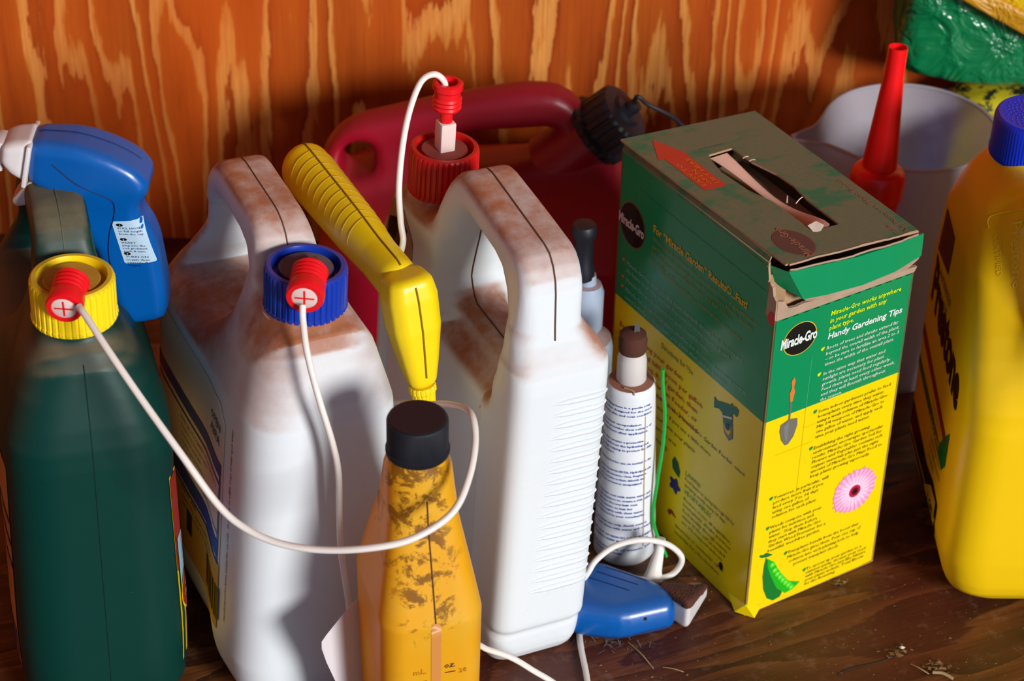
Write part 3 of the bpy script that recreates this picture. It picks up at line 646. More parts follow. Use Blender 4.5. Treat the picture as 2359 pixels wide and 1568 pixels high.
# ------------------------------------------------------------------ blue trigger sprayer standing behind the green jug
def extr(d2, w, hw, k): return smax(d2, np.abs(w)-hw, k)
def sprayer():
    r = thing('trigger_sprayer', 'blue trigger spray gun with a white nozzle, held upright behind the green jug', 'spray gun')
    y0 = .022
    out = [(-0.2927, 0.0200, 0.3569), (-0.2645, 0.0200, 0.3558), (-0.2437, 0.0200, 0.3485), (-0.2286, 0.0200, 0.3392), (-0.2219, 0.0200, 0.3289), (-0.2235, 0.0200, 0.3214), (-0.2294, 0.0200, 0.3137), (-0.2295, 0.0200, 0.3043), (-0.2242, 0.0200, 0.2955), (-0.2207, 0.0200, 0.2845), (-0.2189, 0.0200, 0.2668), (-0.2171, 0.0200, 0.2488), (-0.2179, 0.0200, 0.2288), (-0.2431, 0.0200, 0.2230), (-0.2508, 0.0200, 0.2379), (-0.2550, 0.0200, 0.2608), (-0.2589, 0.0200, 0.2786), (-0.2686, 0.0200, 0.2943), (-0.2745, 0.0200, 0.3093), (-0.2857, 0.0200, 0.3209), (-0.2972, 0.0200, 0.3280)]
    pr = smooth_prof([(p[0], p[2]) for p in out], .007)
    def f(x, y, z):
        w = .0150+.0035*sstep(x, -.30, -.25)*sstep(z, .30, .33)
        return smax(poly(x, z, pr), np.abs(y-y0)-w, .009)
    smesh('body', f, (-.315, -.01, .175), (-.195, .052, .365), .0020, M['blue'], r)
    P = snap(f, [np.array(p)+[0, .002, .004] for p in ((-0.2911, 0.0220, 0.3558), (-0.2650, 0.0220, 0.3547), (-0.2441, 0.0220, 0.3473), (-0.2289, 0.0220, 0.3379), (-0.2234, 0.0220, 0.3304))], 12, .0); 
    Q = []
    for i in range(len(P)-1):
        for t in np.linspace(0, 1, 8)[:-1]: Q.append(P[i]*(1-t)+P[i+1]*t)
    Q = snap(f, np.array(Q)+[0, 0, .006], 14, .0000); Q[:, 1] = Q[:, 1]; tube('seam', Q, .0005, flat('seam_blue', (.002, .012, .08, 1), .6), r, n=6, sub=1)
    L = snap(f, [np.array(p) for p in ((-0.2800, -0.0030, 0.3437), (-0.2656, -0.0030, 0.3307), (-0.2481, -0.0030, 0.3213), (-0.2438, -0.0030, 0.3153), (-0.2452, -0.0030, 0.3049), (-0.2487, -0.0030, 0.2938), (-0.2503, -0.0030, 0.2779), (-0.2473, -0.0030, 0.2586))], 6, .0001); tube('seam', L, .0004, flat('seam_blue', (.002, .012, .08, 1), .6), r, n=6, sub=5)
    # nozzle
    nz = smooth_prof([(p[0], p[2]) for p in ((-0.2906, 0.0200, 0.3569), (-0.3028, 0.0200, 0.3554), (-0.3094, 0.0200, 0.3528), (-0.3117, 0.0200, 0.3412), (-0.3067, 0.0200, 0.3333), (-0.2978, 0.0200, 0.3274))], .0025)
    g = lambda x, y, z: smax(poly(x, z, nz), np.abs(y-y0)-.0140, .006)
    nn = smesh('nozzle', g, (-.325, .002, .315), (-.28, .042, .365), .0018, M['white_tr'], r)
    a = np.array((-0.2917, 0.0220, 0.3554)); b = np.array((-0.2983, 0.0220, 0.3261)); c = (a+b)/2; dz = (a-b); ln = np.linalg.norm(dz); ang = math.atan2(dz[0], dz[2])
    bxs('collar', c, (.0030, .033, ln*.98), M['white_tr'], nn, .001, Matrix.Rotation(ang, 3, 'Y'))
    bxs('nozzle_tip', np.array((-0.3116, 0.0220, 0.3455)), (.007, .017, .015), M['white_tr'], nn, .0015, Matrix.Rotation(.1, 3, 'Y'))
    bxs('nozzle_tip', np.array((-0.3154, 0.0220, 0.3349)), (.007, .014, .006), M['white_tr'], nn, .001)
    tg = smooth_prof([(p[0], p[2]) for p in ((-0.2945, 0.0200, 0.3281), (-0.2796, 0.0200, 0.3207), (-0.2802, 0.0200, 0.3142), (-0.2875, 0.0200, 0.3133), (-0.2991, 0.0200, 0.3086), (-0.3067, 0.0200, 0.3078), (-0.3084, 0.0200, 0.3121), (-0.3017, 0.0200, 0.3201))], .003)
    g2 = lambda x, y, z: smax(poly(x, z, tg), np.abs(y-y0)-.009, .0025)
    smesh('trigger', g2, (-.315, .006, .30), (-.27, .038, .335), .0016, M['white_dirty'], r)
    bxs('trigger_root', np.array((-0.2798, 0.0150, 0.3179)), (.010, .014, .004), M['white_tr'], r, .001, Matrix.Rotation(.55, 3, 'Y'))
    fr = Fr(np.array((-0.2398, -0.0200, 0.2729)), (1, 0, 0), (-.16, 0, .987), f)
    fr.N = np.array([0, -1., 0])
    lb = patch('instruction_sticker', [(0, 0), (.0185, .001), (.019, .002), (.0165, .031), (.0155, .032), (-.0015, .031), (-.002, .030), (-.001, .001)], fr, flat('sticker_blue', hexc(176, 204, 224), .45), r, .0003, .004)
    for i in range(3):
        v0 = .0285-i*.0105; patch('print_block', circle(.0025, v0, .0021, .0011, 16), fr, M['p_blk'], lb, .0006)
        txt('lettering', [('PULL HOSE', 'to full length', 'from the cap'), ('INSERT', 'plug into the', 'red grommet', 'push & turn'), ('TURN ON', 'nozzle then', 'squeeze the', 'trigger')][i], .0008, v0-.0030, fr, M['p_navy'], lb, .0019, .0021, off=.0006, fit=.0150)
        txt('lettering', str(i+1), .0025, v0-.0006, fr, M['p_cream'], lb, .0018, off=.0008, align='c', bold=.02)
sprayer()

# ------------------------------------------------------------------ red gas can at the back
def gas_can():
    y0 = .335
    r = thing('gas_can', 'dark red plastic fuel can with a long handle and black cap, against the wall', 'gas can', (0, y0, 0))
    Pt = lambda *q: [(p[0], p[2]) for p in q]
    arch = smooth_prof(Pt((-0.1491, 0.3000, 0.1557), (-0.1415, 0.3000, 0.1748), (-0.1256, 0.3000, 0.1903), (-0.0740, 0.3000, 0.2054), (-0.0293, 0.3000, 0.2162), (0.0056, 0.3000, 0.2233), (0.0312, 0.3000, 0.2222), (0.0492, 0.3000, 0.2080), (0.0685, 0.3000, 0.1674), (0.0697, 0.3000, 0.1407), (-0.0942, 0.3000, 0.1167), (-0.1272, 0.3000, 0.1158), (-0.1449, 0.3000, 0.1308)), .012)
    hole = smooth_prof(Pt((-0.0483, 0.3000, 0.1849), (0.0321, 0.3000, 0.1927), (0.0237, 0.3000, 0.1692), (-0.0026, 0.3000, 0.1579), (-0.0612, 0.3000, 0.1543), (-0.0661, 0.3000, 0.1694)), .012)
    hole2 = smooth_prof(Pt((-0.1319, 0.3000, 0.1676), (-0.1220, 0.3000, 0.1758), (-0.1097, 0.3000, 0.1753), (-0.1061, 0.3000, 0.1626), (-0.1082, 0.3000, 0.1511), (-0.1266, 0.3000, 0.1448), (-0.1329, 0.3000, 0.1542)), .010)
    body = smooth_prof([(-.150, 0), (-.152, .105), (-.120, .135), (.02, .150), (.075, .160), (.098, .150), (.105, .05), (.104, 0)], .02)
    def f(x, y, z):
        a = smax(poly(x, z, arch), np.abs(y+.0)-np.interp(z, [.13, .17, .25], [.026, .017, .014]), .016)
        a = smax(a, -poly(x, z, hole), .012); a = smax(a, -poly(x, z, hole2), .010)
        b = smax(poly(x, z, body), np.abs(y)-np.interp(z, [0, .11, .15, .2], [.085, .085, .05, .03]), .03)
        d = smin(a, b, .022)
        return d
    smesh('body', f, (-.17, -.10, 0), (.125, .10, .245), .0032, M['gas'], r)
    P0 = np.array((0.0460, 0.3350, 0.1724))-[0, y0, 0]
    n = np.array([.72, -.12, .68]); n /= np.linalg.norm(n); c0 = np.array((0.0611, 0.3300, 0.1871))-[0, y0, 0]-n*.004
    lathe('spout_neck', [(.024, -.045), (.022, -.01), (.0205, .012)], M['gas'], r, c=c0, d=n)
    cp = lathe('cap', [(.0235, 0), (.0285, .001), (.0290, .006), (.0245, .008), (.0245, .0285), (.0225, .031), (.013, .032), (.012, .035), (.0, .0355)], M['black'], r, N=120, c=c0, d=n, rib=(20, .0012, .0244), angle=28)
    lathe('tether_boss', [(.0055, 0), (.0060, .004), (.0050, .0075), (0, .008)], M['black'], cp, N=20, c=c0+n*.035, d=n)
    top = c0+n*.040
    tube('strap', [top, (0.0873, 0.3200, 0.2252), (0.0961, 0.3250, 0.2141), (0.1099, 0.3300, 0.2027), (0.1211, 0.3350, 0.1934), (0.1351, 0.3400, 0.1719)], .0016, M['black'], None, n=8) if False else None
    pts = [tuple(top), *[tuple(np.array(p)-[0, y0, 0]) for p in ((0.0884, 0.3200, 0.2226), (0.0966, 0.3220, 0.2151), (0.1088, 0.3250, 0.2070), (0.1207, 0.3300, 0.1963), (0.1314, 0.3350, 0.1747))], (.100, 0, .145)]
    tube('tether', pts, .0017, M['black'], cp, n=8)
gas_can()

# ------------------------------------------------------------------ slim pump bottle behind the white jug
def pump():
    c = (0.0507, 0.1250, 0.1693)
    x, y = c[0], c[1]
    r = thing('drops_bottle', 'pale blue bottle with a black dropper top, half hidden behind the ribbed white jug', 'bottle', (x, y, 0))
    lathe('body', [(.017, 0), (.0195, .002), (.0195, .135), (.018, .142), (.0085, .147), (.008, .152)], plastic('pale_blue', (.42, .55, .72, 1), .35, dust=.9, dustcol=(.4, .22, .16, 1)), r, N=48)
    lathe('neck', [(.0105, .150), (.0115, .152), (.0115, .180), (.0095, .186), (.006, .187), (.0055, .194)], plastic('pale_blue2', (.42, .52, .68, 1), .35, dust=.9, dustcol=(.34, .2, .18, 1)), r, N=40)
    lathe('dropper_top', [(.0060, .190), (.0082, .192), (.0085, .199), (.0068, .204), (.0066, .222), (.0085, .226), (.0088, .231), (.0075, .234), (.0, .235)], M['black'], r, N=36, c=(-.004, 0, 0))
pump()

# ------------------------------------------------------------------ white squeeze bottle with blue print
def lotion():
    x, y, _ = (0.0827, 0.0453, 0.0040)
    y += .0225
    r = thing('shampoo_bottle', 'white squeeze bottle covered in blue print, its shoulder caked with brown dust', 'bottle', (x, y, 0), 0, -.8)
    R0, R1, H = .0215, .0165, .148
    body = lathe('body', [(R0*.9, 0), (R0, .003), (R0, .02), ((R0+R1)/2, .08), (R1+.0005, H-.006), (R1, H-.002), (R1*.93, H), (.0095, H+.001)], M['lotion'], r, N=64, angle=50)
    lathe('cap', [(.0098, H+.0012), (.0102, H+.002), (.0098, H+.018), (.0088, H+.022), (.0088, H+.026)], M['white_dirty'], r, N=48)
    lathe('cap_crust', [(.0090, H+.0242), (.0096, H+.026), (.0098, H+.033), (.0088, H+.038), (.0060, H+.0395), (0, H+.0400)], M['rust'], r, N=24)
    mk('lid_tab', [(.000, -.006, H+.034), (.005, -.003, H+.036), (.004, .003, H+.044), (.001, .002, H+.045), (.001, -.004, H+.033), (.004, .001, H+.034)], [(0, 1, 2, 3), (0, 4, 5, 1), (4, 3, 2, 5)], M['p_blk'], r, smooth=False)
    class CF:
        N = None
        def __call__(s, uv, off=.0003):
            uv = np.asarray(uv); rad = np.interp(uv[:, 1], [0, .02, .08, H], [R0, R0, (R0+R1)/2, R1])+off+.0001; th = -PI/2-.10+uv[:, 0]/.0195
            return np.stack([rad*np.cos(th), rad*np.sin(th), uv[:, 1]], 1)
    cf = CF(); L = [["Hydrating base is a gentle soap", "and rinse designed for the most", "delicate skin and coat condition"], ["A patented encapsulation", "system provides slow release of", "moisturizers after application"], ["a film that creates a protective", "layer, reinforces the hydrating and", "softening, helping to protect the skin", "and moisture"], ["Recommended for use on normal to dry"], ["Contains: Ceramide EDTA, Hydrolysed oats", "Disodium, dipotassium, Urea, Fragrance", "This also contains sodium chloride and", "vitamins are present in encapsulated", "form"], ["Wet the hair coat with warm water and", "massage shampoo to create a rich lather", "Massage into the wet hair coat", "Allow to remain on hair for", "Rinse thoroughly with clean water", "Or as directed by your veterinarian"], ["For external use only. Avoid contact", "with eyes. Rinse with water and contact"], ["KEEP OUT OF REACH OF CHILDREN", "WARNING: KEEP BOTTLE CLOSED"], ["Made in the State of Ontario, Ltd.", "for animal use only"]]
    v = .136
    for para in L:
        txt('lettering', para, -.026, v, cf, M['p_blue'], body, .0023, .0034, fit=.046, bold=.025, res=1); v -= .0034*len(para)+.0040
    tube('drip', [(cf([(.0135, q)])[0]) for q in np.linspace(.128, .018, 20)], .00035, flat('drip_tan', (.55, .36, .16, 1), .5), r, n=5, sub=1)
    P = [(-.005, -.0115, H+.0015), (.001, -.0155, H+.0016), (.0015, -.0165, H-.001)]
    tube('twig', P, .0006, M['straw'], r, n=5, sub=3)
lotion()

# green plant tie leaning against the box
t_ = tube('plant_tie', [(0.1007, 0.0600, 0.1629), (0.1013, 0.0600, 0.1521), (0.1040, 0.0580, 0.1283), (0.1043, 0.0570, 0.1069), (0.1033, 0.0560, 0.0889), (0.1019, 0.0550, 0.0707), (0.1010, 0.0540, 0.0367), (.112, .055, .004)], .00125, M['wire'], None, n=8)
tag(t_, 'thin green plastic plant tie standing against the shaded side of the box', 'plant tie')

# ------------------------------------------------------------------ blue sprayer lying on the floor
def floor_gun():
    r = thing('floor_sprayer', 'blue trigger spray gun lying on its side on the floor beside the box', 'spray gun', (0, 0, 0))
    top = [(0.0364, -0.0041, 0.0260), (0.0484, 0.0232, 0.0260), (0.0627, 0.0255, 0.0260), (0.0765, 0.0188, 0.0260), (0.1071, 0.0028, 0.0260), (0.1147, -0.0136, 0.0260), (0.1137, -0.0232, 0.0260), (0.0972, -0.0290, 0.0260), (0.0767, -0.0365, 0.0260), (0.0507, -0.0332, 0.0260), (0.0363, -0.0259, 0.0260), (0.0218, -0.0221, 0.0260)]
    pr = smooth_prof([(p[0], p[1]) for p in top], .008)
    f = lambda x, y, z: smax(poly(x, y, pr)+.5*np.maximum(.010-z, 0)*.6, np.abs(z-.0150)-.0148, .014)
    smesh('body', f, (-.0, -.055, 0), (.135, .04, .033), .0017, M['blue'], r)
    S = snap(f, [(0.1150, -0.0096, 0.0130), (0.0982, -0.0221, 0.0120), (0.0776, -0.0278, 0.0110), (0.0543, -0.0260, 0.0110)], 8, .0); P = []
    for i in range(3):
        for t in np.linspace(0, 1, 8)[:-1]: P.append(S[i]*(1-t)+S[i+1]*t)
    P = snap(f, np.array(P)+[0, -.004, 0], 12, .0); tube('seam', P, .0004, flat('seam_blue', (.002, .012, .08, 1), .6), r, n=6, sub=1)
    for k in range(3):
        a, b = np.array((0.0673, 0.0135, 0.0310)), np.array((0.0950, 0.0011, 0.0310)); o = np.array([-.006, -.006, 0])*k
        tube('rib', snap(f, [a+(b-a)*t+o for t in np.linspace(0, 1, 10)], 8, .0), .0004, flat('seam_blue', (.002, .012, .08, 1), .6), r, n=5, sub=1)
    sc = snap(f, [(0.0901, -0.0203, 0.0160)], 10, .0)[0]; lathe('screw', [(.0014, 0), (.0012, .0004), (0, .0004)], M['black'], r, N=14, c=sc, d=(.3, -.95, 0))
    A = np.array((0.1156, -0.0065, 0.0150)); B = np.array((0.1358, 0.0144, 0.0120)); d = B-A; d /= np.linalg.norm(d); u = np.cross([0, 0, 1], d)
    L = np.linalg.norm(B-A)
    def g(x, y, z):
        s = (x-A[0])*d[0]+(y-A[1])*d[1]; w = (x-A[0])*u[0]+(y-A[1])*u[1]; hw = np.interp(s, [-.005, 0, L], [.0135, .0130, .0035]); hz = np.interp(s, [-.005, 0, L], [.0125, .0120, .0050])
        zz = np.interp(s, [0, L], [.0145, .0105]); return smax(smax(np.abs(w)-hw, np.abs(z-zz)-hz, .004), np.maximum(-s-.004, s-L), .003)*.8
    nz = smesh('nozzle', g, (.095, -.03, 0), (.15, .03, .032), .0014, M['white_dirty'], r)
    # caked dirt on the nozzle
    g2 = lambda x, y, z: smax(g(x, y, z)-.0009, .0205-z-.006*sstep(x, .125, .14), .002)+.0004*np.sin(x*2300+y*900)*np.sin(y*2100+z*1900)
    smesh('dirt_crust', g2, (.098, -.03, .006), (.152, .03, .034), .0011, M['rust'], nz)
    T = [(0.0955, 0.0142, 0.0180), (0.1050, 0.0127, 0.0180)]; a = (np.array(T[0])+np.array(T[1]))/2
    tube('trigger', [a, a+[.001, .004, .006], a+[.0035, .010, .016], a+[.005, .014, .026]], .005, M['hose'], r, n=12, rr=[.0072, .0052, .0036, .0030])
    k = np.array((0.0877, 0.0107, 0.0240)); h = lambda x, y, z: capsule(x, y, z, k-[.006, -.002, .006], k+[.007, -.001, -.006], .0045)
    smesh('trigger_root', h, k-.02, k+.02, .0016, M['hose'], r)
floor_gun()

# ------------------------------------------------------------------ hoses
def hose(pts, label, r=.0021, n=12): 
    o = tube('spray_hose', pts, r, M['hose'], None, n=n, sub=8); return tag(o, label, 'hose')
hose([(-0.2485, -0.0980, 0.3124), (-0.2433, -0.1060, 0.3114), (-0.2283, -0.1250, 0.3011), (-0.2072, -0.1450, 0.2808), (-0.1840, -0.1650, 0.2583), (-0.1642, -0.1780, 0.2349), (-0.1493, -0.1850, 0.2243), (-0.1292, -0.1920, 0.2190), (-0.1042, -0.1980, 0.2198), (-0.0771, -0.2020, 0.2253), (-0.0530, -0.1980, 0.2296), (-0.0316, -0.1860, 0.2386), (-0.0225, -0.1680, 0.2500), (-0.0195, -0.1480, 0.2624), (-0.0233, -0.1300, 0.2672), (-0.0361, -0.0950, 0.2463), (-0.0534, -0.0550, 0.2154), (-0.0690, -0.0150, 0.1865), (-0.0785, 0.0050, 0.1718)],
     'long white hose sweeping from the yellow cap across to the oil bottle')
hose([(-0.1220, -0.0815, 0.3058), (-0.1215, -0.0870, 0.2980), (-0.1184, -0.0990, 0.2835), (-0.1114, -0.1100, 0.2589), (-0.1041, -0.1130, 0.2294), (-0.1009, -0.1150, 0.2083), (-0.1010, -0.1160, 0.1791), (-0.1007, -0.1160, 0.1484), (-0.0977, -0.1110, 0.1054), (-0.0937, -0.1050, 0.0562), (-0.0785, -0.0980, 0.0236), (-0.0508, -0.0920, 0.0341), (-0.0229, -0.0960, 0.0560), (-0.0104, -0.1000, 0.0557), (0.0049, -0.1000, 0.0490), (0.0191, -0.0980, 0.0363), (0.0319, -0.0980, 0.0264), (0.0447, -0.1050, 0.0190), (0.0642, -0.1265, 0.0100), (0.0894, -0.1298, 0.0025)],
     'white hose from the blue cap, down its jug and out past the oil bottle', .0020)
hose([(-0.0456, 0.1010, 0.3324), (-0.0457, 0.1010, 0.3451), (-0.0470, 0.1000, 0.3547), (-0.0530, 0.0980, 0.3603), (-0.0610, 0.0950, 0.3565), (-0.0675, 0.0850, 0.3426), (-0.0717, 0.0750, 0.3231), (-0.0739, 0.0650, 0.2971), (-0.0726, 0.0580, 0.2756), (-0.0710, 0.0520, 0.2630), (-0.0766, 0.0500, 0.2459), (-0.0846, 0.0500, 0.2306)],
     'white hose looping up from the red-capped jug, down behind the yellow wand')
hose([(0.0559, -0.0836, 0.0025), (0.0542, -0.0632, 0.0025), (0.0510, -0.0382, 0.0025), (0.0497, -0.0179, 0.0035), (0.0488, -0.0188, 0.0200), (0.0499, -0.0020, 0.0246), (0.0551, 0.0000, 0.0354), (0.0607, 0.0040, 0.0437), (0.0737, 0.0100, 0.0513), (0.0913, 0.0130, 0.0542), (0.1078, 0.0160, 0.0487), (0.1183, 0.0180, 0.0373), (0.1187, 0.0190, 0.0271), (0.1126, 0.0180, 0.0191), (0.1004, 0.0120, 0.0201)], 'white hose looping over the fallen blue sprayer and down along the floor')

# ------------------------------------------------------------------ plant food box
def plant_food():
    r = thing('plant_food_box', 'green and yellow cardboard plant food box with a torn dusty lid', 'box', (.1634, -.0005, 0), 32.5)
    W_, D_, H = .112, .173, .281
    B2 = [M['box'], M['card_tan']]
    # frames: front (seen on the right), side (seen on the left), lid
    FF = Fr((0, 0, 0), (1, 0, 0), (0, 0, 1)); FS = Fr((0, D_, 0), (0, -1, 0), (0, 0, 1))
    jag = lambda a, b, n, amp: [(a[0]+(b[0]-a[0])*i/n, a[1]+(b[1]-a[1])*i/n+random.uniform(-amp, amp)) for i in range(n+1)]
    front = slab('front_panel', [(0, .004), (.003, 0), (.100, .001), (W_, .002), (W_, .246)]+jag((W_-.002, .2465), (.003, .2455), 16, .0004)+[(0, .246)], FF, .0016, B2, r)
    side = slab('side_panel', [(0, 0), (D_-.002, 0), (D_, .003), (D_, .2455)]+[(D_-.003, .250), (D_-.008, .257), (D_-.0085, .262), (D_-.0105, .266), (D_-.0095, .272), (D_-.0112, .2795), (D_-.0112, .283), (0, .281)], FS, .0016, B2, r)
    slab('back_panel', [(0, 0), (W_, 0), (W_, H), (0, .2755)], Fr((W_, D_, 0), (-1, 0, 0), (0, 0, 1)), .0016, B2, r)
    slab('side_panel', [(0, 0), (D_, 0), (D_, .2755), (.01, .272), (.004, .25), (0, .246)], Fr((W_, 0, 0), (0, 1, 0), (0, 0, 1)), .0016, B2, r)
    slab('bottom_panel', [(0, 0), (W_, 0), (W_, D_), (0, D_)], Fr((0, D_, .0004), (1, 0, 0), (0, -1, 0)), .0012 if 0 else -.0014, B2, r)
    # crushed bottom corner
    mk('corner_fold', [(0, .0, .010), (.014, -.0004, .004), (.004, -.006, .0008), (-.004, .006, .001), (0, .02, .006), (.0, .0, .0008)], [(0, 1, 2), (0, 2, 3), (0, 3, 4), (1, 5, 2), (2, 5, 3)], M['box'], r, smooth=False)
    slab('side_fold', [(0, 0), (D_-.012, 0), (D_-.0125, .0068), (0, .0072)], Fr((-.0004, D_, .2800), (0, -1, 0), (.42, 0, .9)), .0010, [M['lid'], M['card_tan']], r)
    # raw board exposed by the tear
    slab('torn_edge', [(.001, .2455)]+jag((.001, .260), (.006, .259), 2, .0006)+jag((.010, .252), (.052, .2515), 7, .0005)+jag((.056, .2510), (W_+.002, .2492), 9, .0006)+[(W_, .2455)], Fr((0, -.0003, 0), (1, 0, 0), (0, 0, 1)), .0022, [M['card_torn'], M['card_torn']], r)
    slab('torn_edge', [(D_-.0095, .2455), (D_, .2455), (D_, .260), (D_-.0035, .2625), (D_-.005, .268), (D_-.008, .270)], Fr((-.0001, D_, 0), (0, -1, 0), (0, 0, 1)), .002, [M['card_torn'], M['card_torn']], r)
    slab('liner', [(.008, .20), (W_-.006, .20), (W_-.006, .262), (.012, .268)], Fr((0, .0075, 0), (1, 0, 0), (0, 0, 1)), .0015, [M['card_tan'], M['card_tan']], r)
    slab('inner_flap', [(0, 0), (.010, 0), (.010, .030), (0, .034)], Fr((.0022, .0105, .240), (.8, -.6, .0), (0, 0, 1)), .0012, [M['card_tan'], M['card_tan']], r)
    slab('inner_flap', [(0, 0), (.14, 0), (.14, .03), (0, .03)], Fr((.004, D_-.002, .25), (0, -1, 0), (0, 0, 1)), .0012, [M['card_tan'], M['card_tan']], r)
    # lid: cover panel with the cut slot, pushed-in flap in front
    zl = lambda u: .2875-.085*u
    lid = [(.004, 0), (.110, -.0012), (.1105, .004), (.1105, D_+.001), (-.0005, D_+.002), (.001, .10), (.0025, .05)]
    slot = [(.0455, .026), (.0668, .026), (.0672, .060), (.0705, .078), (.0695, .095), (.064, .115), (.063, .136), (.0425, .134), (.040, .128), (.0365, .112), (.0385, .085), (.0445, .066)]
    bm = bmesh.new(); ov = [bm.verts.new((x, y, zl(x))) for x, y in lid]; iv = [bm.verts.new((x, y, zl(x))) for x, y in slot]
    oe = [bm.edges.new((ov[i], ov[(i+1) % len(ov)])) for i in range(len(ov))]; ie = [bm.edges.new((iv[i], iv[(i+1) % len(iv)])) for i in range(len(iv))]
    bmesh.ops.triangle_fill(bm, edges=oe+ie, use_beauty=True)
    bm.normal_update()
    for q in bm.faces:
        if q.normal.z < 0: q.normal_flip()
    gg = bmesh.ops.extrude_face_region(bm, geom=bm.faces[:]); 
    for v in [e for e in gg['geom'] if isinstance(e, bmesh.types.BMVert)]: v.co.z -= .0014
    me = bpy.data.meshes.new('lid'); bmesh.ops.recalc_face_normals(bm, faces=bm.faces[:]); bm.to_mesh(me); bm.free()
    me.materials.append(M['lid']); me.materials.append(M['card_tan'])
    for p in me.polygons: p.material_index = 0 if abs(p.normal.z) > .5 else 1
    lo = bpy.data.objects.new('lid', me); COL.objects.link(lo); lo.parent = r
    U = np.array([0, 1., 0]); FL = Fr((0, 0, .2875), (0, 1, 0), (-1, 0, .085)); FL.N = np.array([.085, 0, 1.])/math.hypot(1, .085)
    # the torn front edge: grey board layers with a gap
    for nm, dz, dy, mt in (('board_edge', -.0004, -.0008, M['card_torn']), ('board_edge', -.0052, -.0022, M['card_torn'])):
        P = [(x, dy-.0004*math.sin(x*160)+random.uniform(-.0003, .0003), zl(x)+dz*(1 if dz > -.001 else (1-((x-.05)/.06)**2*.6))) for x in np.linspace(.006, .109, 22)]
        tube(nm, P, .0008, mt, lo, n=5, sub=1)
    fp = [(.006, -.0015, .2815), (.035, -.0018, .2780), (.0610, -.0018, .2748), (.090, -.0018, .2740), (.1150, -.0010, .2742), (.1135, -.003, .2590), (.090, -.0062, .2565), (.063, -.0072, .2560), (.035, -.0068, .2580), (.0165, -.0055, .2600)]
    n = len(fp); V = fp+[(x, y+.0014, z) for x, y, z in fp]
    fl = mk('front_flap', V, [(0, 1, 8, 9), (1, 2, 7, 8), (2, 3, 6, 7), (3, 4, 5, 6), (9+n, 8+n, 1+n, 0+n), (8+n, 7+n, 2+n, 1+n), (7+n, 6+n, 3+n, 2+n), (6+n, 5+n, 4+n, 3+n)]+[(i, n+i, n+(i+1) % n, (i+1) % n) for i in range(n)], M['box'], r, smooth=False)
    mk('flap_wing', [(.006, -.0015, .2815), (.0165, -.0055, .2600), (.004, .010, .268), (-.004 if 0 else .001, .012, .281)], [(0, 3, 2, 1)], M['box'], r, smooth=False)
    lowb = [(.0165, -.0050, .2603), (.063, -.0068, .2562), (.1130, -.0028, .2592), (.1120, -.0022, .2560), (.1100, -.002, .2548), (.100, -.0050, .2535), (.063, -.0062, .2522), (.030, -.0050, .2548), (.021, -.004, .2560)]
    n = len(lowb); V = lowb+[(x, y+.0012, z) for x, y, z in lowb]; mk('torn_edge', V, [tuple(range(n-1, -1, -1)), tuple(range(n, 2*n))]+[(i, (i+1) % n, n+(i+1) % n, n+i) for i in range(n)], M['card_torn'], fl, smooth=False)
    # strap in the slot, pale inside, curling down
    V = []; Fc = []
    K = 16
    for i in range(K+1):
        t = i/K; yy = .133-.106*t; cx = .0500+.006*math.sin(t*PI*1.1)+.004*t; hw = .0068-.0022*math.sin(t*PI)+.001*t; zz = zl(.05)-.0015-.0095*math.sin(min(1, t*1.05)*PI)**1.2
        tw = .35*math.sin(t*PI*1.3)
        V += [(cx-hw, yy, zz+tw*.006), (cx+hw, yy, zz-tw*.006)]
        if i: a = 2*i; Fc.append((a-2, a-1, a+1, a))
    pk = plastic('strap_board', (.74, .42, .32, 1), .6, mottle=.15, smudge=.15, dustcol=(.3, .14, .08, 1))
    st = mk('strap', V+[(x, y, z-.0009) for x, y, z in V], Fc+[tuple(q+2*(K+1) for q in f_[::-1]) for f_ in Fc]+[(2*i, 2*i+2, 2*i+2+2*(K+1), 2*i+2*(K+1)) for i in range(K)]+[(2*i+2, 2*i, 2*i+2*(K+1), 2*i+2+2*(K+1)) for i in range(0)], pk, r)
    slab('slot_floor', [(.034, .022), (.076, .022), (.076, .14), (.034, .14)], Fr((0, 0, .2665), (1, 0, 0), (0, 1, 0)), .0012, [M['card_tan'], M['card_tan']], r)
    mk('torn_chip', [(.045, .031, .2850), (.053, .0325, .2850), (.0555, .027, .2842), (.050, .0235, .2835), (.0450, .024, .2835), (.050, .028, .2815)], [(0, 4, 3, 2, 1), (0, 1, 5), (1, 2, 5), (2, 3, 5), (3, 4, 5), (4, 0, 5)], M['p_cream'], r, smooth=False)
    for a, b in (((.0500, .059), (.0535, .0635)), ((.0545, .0555), (.061, .0575)), ((.0585, .118), (.0610, .1155)), ((.0600, .113), (.0625, .110))):
        tube('fibre', [(a[0], a[1], .2850), ((a[0]+b[0])/2, (a[1]+b[1])/2, .2865), (b[0], b[1], .2868)], .0004, M['p_cream'], r, n=5, sub=3)
    mk('cut_line', [tuple(FL([(.1355+.007, -.040)], .0003)[0])]+[tuple(FL([q], .0003)[0]) for q in ((.1418, -.0405), (.1430, -.0612), (.1420, -.0612))], [(0, 1, 3, 2)], M['p_teal'], lo, smooth=False)
    # prints on the lid
    patch('print_arrow', [(.166, -.019), (.141, -.0065), (.1405, -.0112), (.095, -.0113), (.095, -.0288), (.1405, -.0288), (.140, -.0305)], FL, flat('dusty_red_print', hexc(190, 62, 44), .5), lo, .0002)
    org = flat('dusty_orange_print', hexc(222, 110, 30), .5)
    txt('lettering', ['EASY TO', 'OPEN', 'LIFT HERE'], .100, -.0165, FL, org, lo, .0052, .0052, off=.0004, bold=.01, fit=.036)
